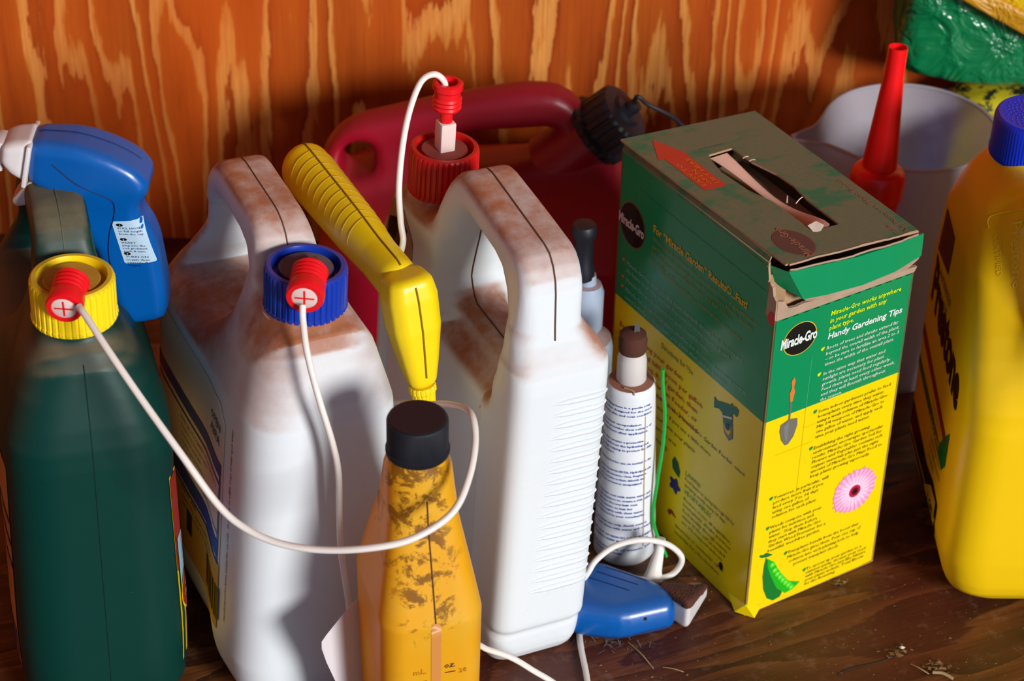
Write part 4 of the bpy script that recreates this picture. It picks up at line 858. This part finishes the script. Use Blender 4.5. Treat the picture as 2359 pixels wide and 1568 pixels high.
    fd = flat('faded_logo', hexc(96, 66, 60), .6); fd2 = flat('faded_logo_rim', hexc(120, 74, 60), .6); fd3 = flat('faded_lettering', hexc(158, 104, 84), .6)
    patch('print_logo', circle(.019, -.025, .0158, .0128, 36), FL, fd2, lo, .0002); patch('print_logo', circle(.019, -.025, .0150, .0120, 36), FL, fd, lo, .0003)
    txt('lettering', 'Miracle-Gro', .0005, -.0275, FL, fd3, lo, .0085, fit=.037, bold=.02, off=.0005)
    txt('lettering', 'All Purpose Plant Food', -.001, -.1045, FL, fd3, lo, .0062, fit=.072, off=.0004); txt('lettering', '7.5 lb', -.000, -.0965, FL, fd3, lo, .0055, off=.0004)
    # ---- front print
    W1, Lm, Bk = M['p_white'], flat('print_lime', hexc(214, 236, 0), .4), M['p_black']
    def logo(fr, cx, cy, rx, ry, par, wm, rim=M['p_gold'], fitw=.030):
        patch('print_logo', circle(cx, cy, rx, ry, 44), fr, rim, par, .0002); patch('print_logo', circle(cx, cy, rx*.95, ry*.95, 44), fr, M['p_blk'], par, .0003)
        txt('lettering', 'Miracle-Gro', cx-.001-fitw/2, cy-.0035, fr, wm, par, .0105, fit=fitw, bold=.035, shear=.06, off=.0006, res=3)
    logo(FF, .0220, .2250, .0134, .0126, front, W1, fitw=.0290)
    for q in range(13): patch('dash', [(.006+q*.0083, .2443), (.0105+q*.0083, .2443), (.0105+q*.0083, .2448), (.006+q*.0083, .2448)], FF, M['p_blk'], front, .0002)
    txt('lettering', ['Miracle-Gro works anywhere', 'in your garden with any', 'plant type.'], .0452, .2342, FF, Lm, front, .0050, .0056, fit=.0575, bold=.018, shear=.12)
    txt('lettering', 'Handy Gardening Tips', .0449, .2160, FF, W1, front, .0066, fit=.0612, bold=.022, shear=.12, res=2)
    txt('lettering', ['Roots of trees and shrubs extend far', 'beyond the overall width of the plant,', '\u2013 so be sure to fertilize an area 2 to 3', 'times the width of the overall plant.'], .0449, .2078, FF, W1, front, .0037, .0043, fit=.061, shear=.12)
    txt('lettering', ['In the same way that water and', 'sunlight are necessary for plant', 'growth, plants need food regularly.', 'Feed them at least every other week,', 'and they will flourish throughout', 'the season.'], .0447, .1875, FF, W1, front, .0037, .0042, fit=.061, shear=.12)
    txt('lettering', ['Some indoor gardeners prefer to feed', 'houseplants every time they water,', 'using a weak solution of Miracle-Gro.', 'Mix 1/4 teaspoon of Miracle-Gro to', 'one gallon of water, and apply each', 'time your plants need water.'], .0445, .1570, FF, M['p_olive'], front, .0035, .0042, fit=.061, shear=.12)
    txt('lettering', ['Establishing the right growing', 'environment encourages spectacular', 'results. Miracle-Gro Garden Soil for', 'Flowers and Vegetables contains rich', 'organic materials plus just the right', 'amount of Miracle-Gro Plant Food to', 'keep plants growing vigorously.'], .0440, .1268, FF, M['p_olive'], front, .0035, .0040, fit=.061, shear=.12)
    txt('lettering', ['Tomatoes, in particular, will', 'produce more fruit if you', 'feed every 7 to 14 days', 'using one gallon of', 'solution for each plant.'], .0145, .0965, FF, M['p_olive'], front, .0035, .0041, fit=.046, shear=.12)
    txt('lettering', ['Weeds compete with your', 'plants for nutrition and', 'water.  Stop them before', 'they start with Miracle-Gro', 'Garden Weed Preventer for a', 'beautiful, weed-free garden.'], .0140, .0712, FF, M['p_olive'], front, .0035, .0041, fit=.049, shear=.12)
    txt('lettering', ['Transplants benefit from the boost that', 'Miracle-Gro gives them. Pour one cup of', '  solution into each planting hole to help', '      prevent transplant shock.'], .0320, .0418, FF, M['p_olive'], front, .0035, .0043, fit=.064, shear=.12)
    txt('lettering', ['To sprout up your garden to a', 'summer party, shower your seed', 'with Miracle-Gro just like Nature', 'your plants include: Total Bloom', 'for the flowering'], .0505, .0192, FF, M['p_olive'], front, .0034, .0035, fit=.053, shear=.12)
    for (u, v, mt) in ((.0405, .2085, Lm), (.040, .1885, Lm), (.0405, .1580, M['p_green']), (.0405, .1275, M['p_green']), (.0110, .0970, M['p_green']), (.0108, .0715, M['p_green']), (.0290, .0420, M['p_green']), (.0475, .0190, M['p_green'])):
        patch('bullet', [(u, v+.0018), (u+.0004, v), (u+.0014, v-.0004), (u+.0026, v+.0006), (u+.0032, v+.0024), (u+.0020, v+.0014), (u+.0016, v+.0026), (u+.0010, v+.0012)], FF, mt, front, .0003)
    faint = flat('faint_line', (.62, .48, .0, 1), .4)
    for a, b in (((.0335, .1655), (.0337, .2065)),): patch('print_line', [a, (a[0]+.0003, a[1]), (b[0]+.0003, b[1]), b], FF, M['p_teal'] if 0 else flat('pale_green_line', hexc(70, 190, 130), .4), front, .0002)
    for q in ([(.0335, .095), (.0338, .095), (.0338, .1655), (.0335, .1655)], [(.012, .1345), (.042, .1345), (.042, .1348), (.012, .1348)], [(.034, .1490), (.106, .1490), (.106, .1492), (.034, .1492)]): patch('print_line', q, FF, faint, front, .0002)
    # trowel
    patch('print_trowel', [(.0195, .1755), (.0185, .183), (.0198, .187), (.0188, .192), (.0205, .1952), (.0222, .192), (.0214, .187), (.0226, .183), (.0215, .1755)], FF, M['p_wood'], front, .0004)
    patch('print_trowel', [(.0198, .1605), (.0198, .1758), (.0212, .1758), (.0212, .1605)], FF, M['p_steel'], front, .0003)
    patch('print_trowel', [(.0138, .159), (.0205, .1615), (.0272, .1598), (.0278, .154), (.0255, .1455), (.0215, .1405), (.0190, .1405), (.0155, .146), (.0134, .154)], FF, M['p_steel'], front, .0004)
    patch('print_trowel', [(.0165, .157), (.0205, .1600), (.0205, .1425), (.0180, .147)], FF, M['p_grey'], front, .0005)
    # gerbera
    cx, cy = .0855, .0752
    for ring, (n_, rad, wd, mt, of, ph) in enumerate(((26, .0196, .0030, M['p_pink2'], .0003, 0), (26, .0188, .0027, M['p_pink'], .00045, .12), (22, .0135, .0018, flat('print_pale_pink', hexc(250, 206, 230), .4), .0006, .05))):
        for i in range(n_):
            a = 2*PI*i/n_+ph; rr = rad*random.uniform(.93, 1.03); c, s = math.cos(a), math.sin(a)
            P = [(.003, -.0008), (rr*.6, -wd*.5), (rr*.93, -wd*.42), (rr, 0), (rr*.93, wd*.42), (rr*.6, wd*.5), (.003, .0008)]
            patch('petal', [(cx+x*c-y*s, cy+x*s+y*c) for x, y in P], FF, mt, front, of+.00001*(i % 3))
    patch('flower_eye', circle(cx, cy, .0050, .0052, 24), FF, M['p_mag'], front, .0008); patch('flower_eye', circle(cx, cy, .0030, .0031, 20), FF, flat('print_darkred', hexc(90, 6, 30), .5), front, .0009); patch('flower_eye', circle(cx, cy, .0015, .0016, 16), FF, M['p_blk'], front, .0010)
    # pea pod
    patch('print_pod', [(.0135, .047), (.0165, .040), (.0200, .028), (.0255, .018), (.0310, .008), (.0295, .0045), (.0235, .0035), (.0180, .008), (.0140, .018), (.0122, .030), (.0125, .040)], FF, M['p_podd'], front, .0003)
    patch('print_pod', [(.0150, .045), (.0205, .040), (.0290, .025), (.0355, .016), (.0460, .0110), (.0400, .0065), (.0335, .0060), (.0255, .014), (.0190, .028), (.0155, .038)], FF, M['p_pod'], front, .0004)
    for i in range(8):
        t = i/7; x = .0180+.0190*t; y = .0385-.0285*t**.8
        patch('pea', circle(x+.0018, y-.0008, .0026-.0004*abs(t-.5), .0024, 14), FF, M['p_pea'], front, .0006); patch('pea', circle(x+.0012, y-.0004, .0012, .0011, 10), FF, flat('pea_light', hexc(130, 236, 90), .4), front, .0007)
    patch('print_stem', [(.0125, .0475), (.0095, .0480), (.0075, .0500), (.0085, .0510), (.0115, .0500), (.0130, .0510), (.0150, .0500), (.0190, .0470), (.0150, .0468)], FF, M['p_podd'], front, .0005)
    # ---- side print (u measured from the back edge of the box)
    S = lambda d: D_-d
    logo(FS, S(.1563), .2300, .0150, .0172, side, flat('logo_letters_shade', hexc(214, 196, 196), .4), rim=flat('logo_rim_shade', hexc(140, 70, 40), .4), fitw=.0300)  # shade of this side put into the logo's rim and letter colours
    og = flat('print_mustard', hexc(214, 176, 16), .4); og2 = flat('print_olive', hexc(150, 150, 20), .4); pw = flat('print_pale', hexc(150, 190, 170), .4)
    txt('lettering', 'For \u201cMiracle Garden\u201d Results\u00ae...Fast!', S(.1325), .2385, FS, og, side, .0082, fit=.105, bold=.03, res=2)
    txt('lettering', ['When you use Miracle-Gro, you join the ranks of generations of', 'gardeners who know how easy it is to have a Miracle Garden,', 'full of flowers, bountiful harvests, and lush foliage,', 'year after year.'], S(.1325), .2318, FS, og2, side, .0048, .0056, fit=.117)
    txt('lettering', ['filled with beautiful flowers, bountiful harvests, and lush foliage'], S(.120), .2120, FS, og2, side, .0044, fit=.09)
    v0 = .1995
    for i, ln in enumerate((['Miracle-Gro has double feeding action that feeds through both the roots and', 'the leaves to provide nutrients they need for strong, vigorous growth.'], ['Miracle-Gro works instantly for quick, beautiful results.'], ['Miracle-Gro is safe for all plants, whether you choose to use it every week or', "every 2 weeks \u2014 Won't burn your plants when used as directed"])):
        txt('lettering', ln, S(.1600), v0-.003, FS, pw, side, .0047, .0060, fit=(.132, .098, .140)[i]); patch('bullet', circle(S(.1640), v0-.0012, .0014, .0012, 8), FS, M['p_orange'], side, .0003); v0 -= .0060*len(ln)+.0018
    rd = flat('print_rust', hexc(206, 60, 14), .4)
    txt('lettering', 'Directions for Use', S(.1150), .1545, FS, M['p_dgreen'], side, .0066, fit=.037)
    txt('lettering', ['Before feeding your garden:', 'Mix 1 heaping tablespoon per gallon', 'for every 10 sq. ft. of garden, then', 'water with the Garden Feeder, or', 'a watering can, every 1 to 2 weeks'], S(.1650), .1430, FS, rd, side, .0058, .0078, fit=.100, bold=.01)
    txt('lettering', ['For fast, easy feeding, attach the Miracle-Gro Garden Feeder, exact', "to your hose. Don't worry if you use a little more", 'or a little less, it will not harm your plants', 'covers 400 sq. ft. of garden area'], S(.1600), .1120, FS, Bk, side, .0046, .0088, fit=.146)
    txt('lettering', 'LAWNS', S(.0775), .0700, FS, M['p_green'], side, .0055, fit=.018); txt('lettering', 'VEGETABLES', S(.0775), .0540, FS, M['p_green'], side, .0055, fit=.032)
    txt('lettering', ['Feed lawns in spring through fall by', 'spraying evenly every 14 days'], S(.0775), .0655, FS, Bk, side, .0040, .0050, fit=.057)
    txt('lettering', ['Flowers, roses, all vegetables,', 'houseplants, shrubs and trees', 'feed weekly through season', 'water in the soil as needed', 'use 1/2 teaspoon indoors'], S(.0775), .0480, FS, Bk, side, .0040, .0052, fit=.056)
    txt('lettering', ['Questions or comments? call us', 'weekdays for a free brochure'], S(.0850), .0190, FS, Bk, side, .0040, .0060, fit=.058)
    txt('lettering', ['NITROGEN PHOSPHATE', 'soluble potash, iron,', 'manganese and zinc', 'derived from urea'], S(.150), .075, FS, Bk, side, .0044, .0090, fit=.05)
    patch('print_leaf', [(S(.0925), .066), (S(.0935), .072), (S(.091), .077), (S(.0865), .0745), (S(.0835), .068), (S(.0840), .0625), (S(.0885), .0635)], FS, M['p_dgreen'], side, .0003)
    patch('print_flower', [(S(.0885)+.0058*(1+.22*math.cos(5*a))*math.cos(a), .0530+.0058*(1+.22*math.cos(5*a))*math.sin(a)) for a in np.linspace(0, 2*PI, 40, endpoint=False)], FS, M['p_navy'], side, .0003)
    patch('print_pepper', [(S(.0945), .0255), (S(.093), .0290), (S(.089), .0300), (S(.084), .0262), (S(.0865), .0260), (S(.0895), .0268), (S(.092), .0235)], FS, M['p_dred'], side, .0003)
    patch('print_mark', circle(S(.0300), .0225, .0024, .0034, 14), FS, M['p_blk'], side, .0003)
    # garden feeder picture
    patch('print_feeder', [(S(.0530), .1535), (S(.0525), .1445), (S(.0470), .1470), (S(.0430), .1460), (S(.0395), .1320), (S(.0340), .1290), (S(.0300), .1330), (S(.0320), .1480), (S(.0325), .1530), (S(.0275), .1525), (S(.0262), .1585), (S(.0300), .1600), (S(.0320), .1585), (S(.0345), .1600), (S(.0350), .1580), (S(.0440), .1545), (S(.0495), .1520)], FS, M['p_teal'], side, .0003)
    patch('print_feeder', [(S(.0410), .1395), (S(.0395), .1325), (S(.0340), .1295), (S(.0305), .1330), (S(.0312), .1420)], FS, M['p_grey'], side, .0004)
    patch('print_feeder', [(S(.0395), .1385), (S(.0385), .1345), (S(.0345), .1330), (S(.0325), .1370), (S(.0335), .1400)], FS, M['p_yel'], side, .0005); patch('print_feeder', circle(S(.0362), .1390, .0024, .0026, 14), FS, M['p_navy'], side, .0006)
    patch('print_feeder', [(S(.0430), .1445), (S(.0428), .1430), (S(.0325), .1475), (S(.0325), .1492)], FS, M['p_cream'], side, .0005)
    patch('crease_highlight', [(S(.150), .2612), (S(.0115), .2618), (S(.0115), .2622), (S(.150), .2615)], FS, flat('crease_highlight_green', hexc(40, 140, 100), .4), side, .0002)  # lighter green paints the light caught along the fold
    patch('red_dot', circle(S(.0030), .2460, .0036, .0050, 20), FS, M['p_red'], side, .0004)
    return r
plant_food()

# ------------------------------------------------------------------ pitcher
def pitcher():
    cx, cy, _ = (0.2914, 0.3101, 0.2080)
    r = thing('measuring_pitcher', 'cloudy white plastic pitcher with a pointed pouring lip, behind the red spout', 'pitcher', (cx, cy, 0), 0)
    R1, R0, Hh = .0645, .052, .208; N = 96; K = 26
    lip = math.radians(193)
    def ring(z, inset=0.0):
        t = z/Hh; rad = R0+(R1-R0)*t-inset; out = []
        for k in range(N):
            a = 2*PI*k/N; da = math.atan2(math.sin(a-lip), math.cos(a-lip)); e = math.exp(-(da/.30)**2)*sstep(np.array(t), .72, 1.0)
            sh = math.exp(-(da/.11)**2)*float(sstep(np.array(t), .72, 1.0))
            rr = rad+.010*float(e)+.019*sh; zz = z+.004*float(e)*0-.000
            out.append((rr*math.cos(a), rr*math.sin(a), zz))
        return out
    V = []; hs = [Hh*i/K for i in range(K+1)]
    for z in hs: V += ring(z)
    for z in reversed(hs): V += ring(max(z, .003), .0018)
    M_ = 2*(K+1); Fc = [(i*N+k, i*N+(k+1) % N, (i+1)*N+(k+1) % N, (i+1)*N+k) for i in range(M_-1) for k in range(N)]
    Fc += [tuple(range(N-1, -1, -1)), tuple(range((M_-1)*N, M_*N))]
    mk('body', V, Fc, M['pitcher'], r, angle=60)
    tube('rim', [(p[0], p[1], Hh) for p in ring(Hh, .0009)]+[(ring(Hh, .0009)[0][0], ring(Hh, .0009)[0][1], Hh)], .0014, M['pitcher'], r, n=8, sub=1)
pitcher()

# ------------------------------------------------------------------ red pour spout
def funnel():
    b = np.array((0.2569, 0.2280, 0.2093)); t = np.array((0.2613, 0.2360, 0.3138))
    r = thing('pour_spout', 'bright red plastic pouring spout standing upright behind the box', 'pouring spout', (b[0], b[1], 0))
    o = np.array([b[0], b[1], 0.]); d = (t-b)/np.linalg.norm(t-b); c = b-o; L = np.linalg.norm(t-b)
    lathe('cone', [(.0125, .012), (.0122, .020), (.0105, .040), (.0082, .070), (.0070, .085), (.0068, L), (.0060, L), (.0062, .085), (.009, .03)], M['funnel'], r, N=48, c=c, d=d, angle=50)
    lathe('collar', [(.0175, -.012), (.0195, -.010), (.0198, .004), (.0190, .0085), (.0165, .0120), (.0120, .0135)], M['funnel'], r, N=56, c=c, d=d, angle=40)
    pr = []
    z = -.012
    for i in range(5): pr += [(.0180-.0003*i, z), (.0172-.0003*i, z-.0012)]; z -= .0022
    for i in range(22): pr += [(.0160-(.0 if i % 2 else .0022), z)]; z -= .0032
    lathe('bellows', pr[::-1], M['funnel'], r, N=44, c=c, d=d, angle=25)
    e = c+d*z; lathe('foot', [(.030, 0), (.031, .004), (.020, .010), (.0165, e[2]+.012)], M['funnel'], r, N=44, c=(e[0], e[1], 0), d=(0, 0, 1))
funnel()

# ------------------------------------------------------------------ yellow antifreeze jug
def antifreeze():
    cap = (0.3383, 0.1508, 0.3120)
    r = thing('antifreeze_jug', 'yellow plastic antifreeze jug with a blue cap at the right edge', 'jug', (cap[0]+.005, cap[1], 0), 1.5)
    prof = smooth_prof([(-.128, 0), (-.142, .014), (-.146, .045), (-.145, .175), (-.135, .215), (-.118, .262), (-.098, .285), (-.060, .292), (-.035, .283), (-.022, .281), (.020, .281), (.040, .255), (.048, .20), (.048, .02), (.040, 0)], .016)
    hole = smooth_prof([(-.118, .222), (-.112, .250), (-.096, .268), (-.064, .270), (-.085, .242), (-.105, .222)], .010)
    main = smooth_prof([(-.128, 0), (-.142, .014), (-.146, .045), (-.145, .170), (-.128, .202), (-.050, .278), (-.030, .283), (.020, .283), (.036, .255), (.040, .20), (.040, .02), (.034, 0)], .018)
    def f(x, y, z):
        T = np.interp(z, [0, .012, .04, .19, .235, .265, .285], [.030, .045, .050, .051, .048, .039, .028]); d = smax(poly(y, z, main), np.abs(x)-T, .028)
        hb = smax(poly(y, z, prof), np.abs(x)-np.interp(z, [.15, .20, .25], [.030, .0175, .0155]), .018); hb = smax(hb, -poly(y, z, hole), .012); hb = smax(hb, .165-z, .05); d = smin(d, hb, .020)
        return smin(d, np.maximum(np.sqrt(x*x+y*y)-.0235, np.maximum(.26-z, z-.290)), .010)
    smesh('body', f, (-.07, -.155, 0), (.07, .06, .300), .0026, M['prest'], r)
    lathe('cap', [(.0250, .2815), (.0285, .2825), (.0288, .286), (.0283, .288), (.0280, .309), (.0270, .3115), (.0255, .3125), (.0235, .3122), (0, .3120)], M['cap_royal'], r, N=240, rib=(80, .0003, .0279), angle=25)
    sp_ = [(.0215*math.sqrt(i/150)*math.cos(i*2.39996), .0215*math.sqrt(i/150)*math.sin(i*2.39996)) for i in range(150)]
    V = []; Fc = []
    for (x, y) in sp_: n = len(V); V += [(x-.0006, y-.0006, .3122), (x+.0006, y-.0006, .3122), (x+.0006, y+.0006, .3122), (x-.0006, y+.0006, .3122), (x, y, .3130)]; Fc += [(n, n+1, n+4), (n+1, n+2, n+4), (n+2, n+3, n+4), (n+3, n, n+4)]
    kn = mk('cap_stippling', V, Fc, M['cap_royal'], r, smooth=False); kn['kind'] = 'stuff'
    # front label on the broad shaded side; u runs from the back to the handle side
    fr = Fr((-.08, .034, .035), (0, -.84, 0), (0, 0, 1), f); fr.N = np.array([-1., 0, 0])
    ob = flat('label_dark', hexc(30, 18, 8), .4)
    txt('lettering', 'Prestone', .030, .128, fr, ob, r, .046, fit=.138, bold=.05, off=.0003, slope=-.12, res=3)
    lb = patch('label_swoosh', [(.02, .098), (.145, .078), (.150, .074), (.148, .070), (.02, .088)], fr, M['p_dred'], r, .0004, .012)
    patch('label_swoosh', [(.02, .062), (.150, .050), (.160, .060), (.160, .088), (.148, .078), (.130, .060), (.02, .070)], fr, flat('label_green', hexc(10, 110, 60), .35), r, .0004, .012)
    txt('lettering', ['Extended Life', 'COOLANT'], .09, .066, fr, M['p_yel'], r, .009, .011, bold=.02, off=.0007)
    txt('lettering', ['Guaranteed protection', 'for all makes and models', 'Concentrate'], .10, .046, fr, M['p_black'], r, .0062, .0075, off=.0005, fit=.05)
    patch('label_black', [(.02, .0), (.140, -.012), (.152, -.006), (.155, .006), (.155, .022), (.13, .026), (.10, .022), (.02, .03)], fr, M['p_blk'], r, .0004, .012)
    patch('label_gold', [(.10, .004), (.148, -.001), (.148, .020), (.125, .020)], fr, M['p_gold'], r, .0006, .012)
    txt('lettering', '1 GAL', .118, .004, fr, M['p_blk'], r, .010, bold=.03, off=.0009)
    patch('label_red', [(.03, .165), (.075, .168), (.070, .195), (.03, .198)], fr, M['p_brown'], r, .0004, .012)
    txt('lettering', ['ANTIFREEZE', 'COOLANT'], .05, .155, fr, M['p_black'], r, .008, .011, off=.0005, fit=.05)
    # moulded wordmark on the shoulder facing the camera
    fe = Fr((-.024, -.052, .262), (0, -.72, -.694), (.97, 0, 0), f); em = flat('jug_yellow_raised', (.95, .66, .03, 1), .3)
    txt('lettering', 'Prestone', .004, .0, fe, em, r, .0095, fit=.044, off=.0006, bold=.01); txt('lettering', 'CERTIFIED', .010, -.009, fe, em, r, .0045, fit=.030, off=.0005)
    tube('ring', march(f, [fe.O+fe.U*u+fe.V*v+fe.N*.02 for u, v in ((.010, .010), (.0, .010), (-.003, .005), (-.003, -.008), (.0, -.012), (.006, -.012))], -fe.N, .0002), .0004, em, r, n=5, sub=4)
    return f, r
F7, R7 = antifreeze()

# ------------------------------------------------------------------ bags at the right end
def bags():
    def pillow(name, c, s, mt, amp, seed, parent=None, rot=0, exps=.5, res=60):
        """soft filled bag: squashed superellipsoid with folds"""
        rg = np.random.default_rng(seed); th = np.linspace(-PI/2, PI/2, res//2); ph = np.linspace(0, 2*PI, res, endpoint=False); V = []
        ws = [(rg.normal(size=3)*rg.uniform(20, 60), rg.uniform(0, 6), rg.uniform(.4, 1)) for _ in range(14)]
        pw = lambda q, e: math.copysign(abs(q)**e, q)
        for a in th:
            for b in ph:
                p = np.array([pw(math.cos(a), exps)*pw(math.cos(b), exps), pw(math.cos(a), exps)*pw(math.sin(b), exps*1.3), pw(math.sin(a), exps)])*s
                q = sum(w_*(1-abs(math.sin(k@p+o)))**2 for k, o, w_ in ws)/len(ws); nn = p/np.linalg.norm(p); V.append(p-nn*amp*q)
        V = np.array(V); cr, sr = math.cos(rot), math.sin(rot); V = np.stack([V[:, 0]*cr-V[:, 2]*sr, V[:, 1], V[:, 0]*sr+V[:, 2]*cr], 1)+np.array(c); n = res; Fc = [(i*n+k, i*n+(k+1) % n, (i+1)*n+(k+1) % n, (i+1)*n+k) for i in range(len(th)-1) for k in range(n)]
        return mk(name, V, Fc, mt, parent)
    # lower printed bag standing on the floor
    r2 = thing('printed_bag', 'dark blue and speckled yellow bag under the shiny green one', 'bag', (.425, .412, 0))
    pillow('sack', (.0, -.0, .096), (.110, .034, .096), M['bag_print'], .006, 3, r2); pillow('corner', (-.100, -.014, .11), (.022, .016, .080), M['bag_blue'], .004, 5, r2)
    r = thing('soil_bag', 'shiny green plastic bag with a yellow top, slumped at the right end', 'bag', (.430, .412, .258))
    pillow('sack', (-.002, .0, -.004), (.140, .034, .060), M['bag_green'], .026, 11, r, rot=-.10, exps=.25, res=150)
    pillow('yellow_panel', (.006, -.030, .028), (.135, .014, .045), M['bag_yellow'], .010, 12, r, rot=-.50, exps=.4, res=100)
    pillow('gold_hem', (-.021, -.040, -.010), (.130, .006, .0085), M['bag_gold'], .003, 14, r, rot=-.50, res=60)
bags()

# ------------------------------------------------------------------ debris on the floor
def debris():
    def straw(a, b, r, mt, lift=.002, label=None):
        a, b = np.array(a), np.array(b); mdd = (a+b)/2+np.array([rng.normal()*.001, rng.normal()*.001, lift]); o = tube('straw', [a+[0, 0, r], mdd, b+[0, 0, r]], r, mt, None, n=5, sub=5); tag(o, label, 'straw'); return o
    straw((0.0830, -0.0302, 0.0000), (0.0991, -0.0549, 0.0000), .0004, M['straw'], label='longest dry straw on the floor in front of the fallen blue sprayer')
    straw((0.1055, -0.0534, 0.0000), (0.1192, -0.0575, 0.0000), .0003, M['straw'], label='short thin straw lying to the right of the long straw')
    straw((0.2716, -0.0448, 0.0000), (0.2826, -0.0541, 0.0000), .0004, M['straw'], label='pale straw at the lower right beside the larger dirt clump')
    straw((0.2851, -0.0532, 0.0000), (0.2978, -0.0589, 0.0000), .0012, M['straw'], label='thick broken straw stub at the bottom right edge')
    def clump(c, n, s, label, name='dirt_clump', pale=False):
        V = []; Fc = []
        for i in range(n):
            p = np.array(c)+np.array([rng.normal()*s, rng.normal()*s*.7, abs(rng.normal())*s*.25+.0006]); q = rng.uniform(.0007, .0022); R = rng.normal(size=(4, 3)); R /= np.linalg.norm(R, axis=1)[:, None]; k = len(V)
            for w_ in R: V.append(p+w_*q*np.array([1.4, 1, .5]))
            Fc += [(k, k+1, k+2), (k, k+2, k+3), (k, k+3, k+1), (k+1, k+3, k+2)]
        V = np.array(V); V[:, 2] = np.maximum(V[:, 2], .0001); o = mk(name, V, Fc, M['debris'], None, smooth=False); tag(o, label, 'dirt', kind='stuff'); return o
    clump((0.2624, -0.0346, 0.0000), 46, .0042, 'brown crumbly dirt clump on the open floor, the upper one'); clump((0.2900, -0.0484, 0.0000), 50, .0042, 'brown crumbly dirt clump near the bottom right corner')
    clump((0.2309, 0.0354, 0.0000), 26, .0028, 'small dirt clump against the lower edge of the box')
    s_ = mk('pale_seed', *(lambda c: ([np.array(c)+np.array(p)*.0026 for p in ((1, 0, .5), (-1, 0, .5), (0, .7, .5), (0, -.7, .5), (0, 0, 1.1), (0, 0, .03))], [(0, 2, 4), (2, 1, 4), (1, 3, 4), (3, 0, 4), (2, 0, 5), (1, 2, 5), (3, 1, 5), (0, 3, 5)]))((0.2674, -0.0298, 0.0000)), M['p_cream'], None); tag(s_, 'pale seed sitting on the upper dirt clump', 'seed')
    # lint and fine crumbs under the fallen sprayer and over the boards
    V = []; Fc = []; P0 = np.array((0.0722, -0.0284, 0.0000))
    for i in range(70):
        a = P0+np.array([rng.normal()*.016, rng.normal()*.006, 0]); d = rng.normal(size=3)*.0032; d[2] = abs(d[2])*.5; b = a+d; sd_ = np.cross(d, [0, 0, 1.]); sd_ = sd_/(np.linalg.norm(sd_)+1e-9)*.00018; k = len(V)
        V += [a-sd_+[0, 0, .0003], a+sd_+[0, 0, .0003], b+sd_+[0, 0, .0005], b-sd_+[0, 0, .0005]]; Fc.append((k, k+1, k+2, k+3))
    tag(mk('lint', V, Fc, M['lint'], None, smooth=False), 'grey fluff and lint on the floor below the fallen sprayer', 'lint', kind='stuff')
    V = []; Fc = []
    for i in range(420):
        x, y = rng.uniform(.06, .46), rng.uniform(-.11, .10); q = rng.uniform(.0002, .0007)*(1 if rng.random() < .92 else 2); k = len(V); a = rng.uniform(0, 6)
        for j in range(3): V.append((x+q*1.4*math.cos(a+j*2.1), y+q*math.sin(a+j*2.1), .0001))
        V.append((x, y, q*.9)); Fc += [(k, k+1, k+3), (k+1, k+2, k+3), (k+2, k, k+3)]
    tag(mk('crumbs', V, Fc, M['debris'], None, smooth=False), 'scattered tiny crumbs of dirt over the brown floor', 'dirt', kind='stuff')
    P = [(0.2218, -0.0557, 0.0000), (0.2325, -0.0495, 0.0000), (0.2461, -0.0449, 0.0000), (0.2583, -0.0394, 0.0000)]
    tube('floor_crack', [(p[0], p[1], .0) for p in P], .0007, M['debris_dark'], bpy.data.objects['floor'], n=5, sub=4)
debris()
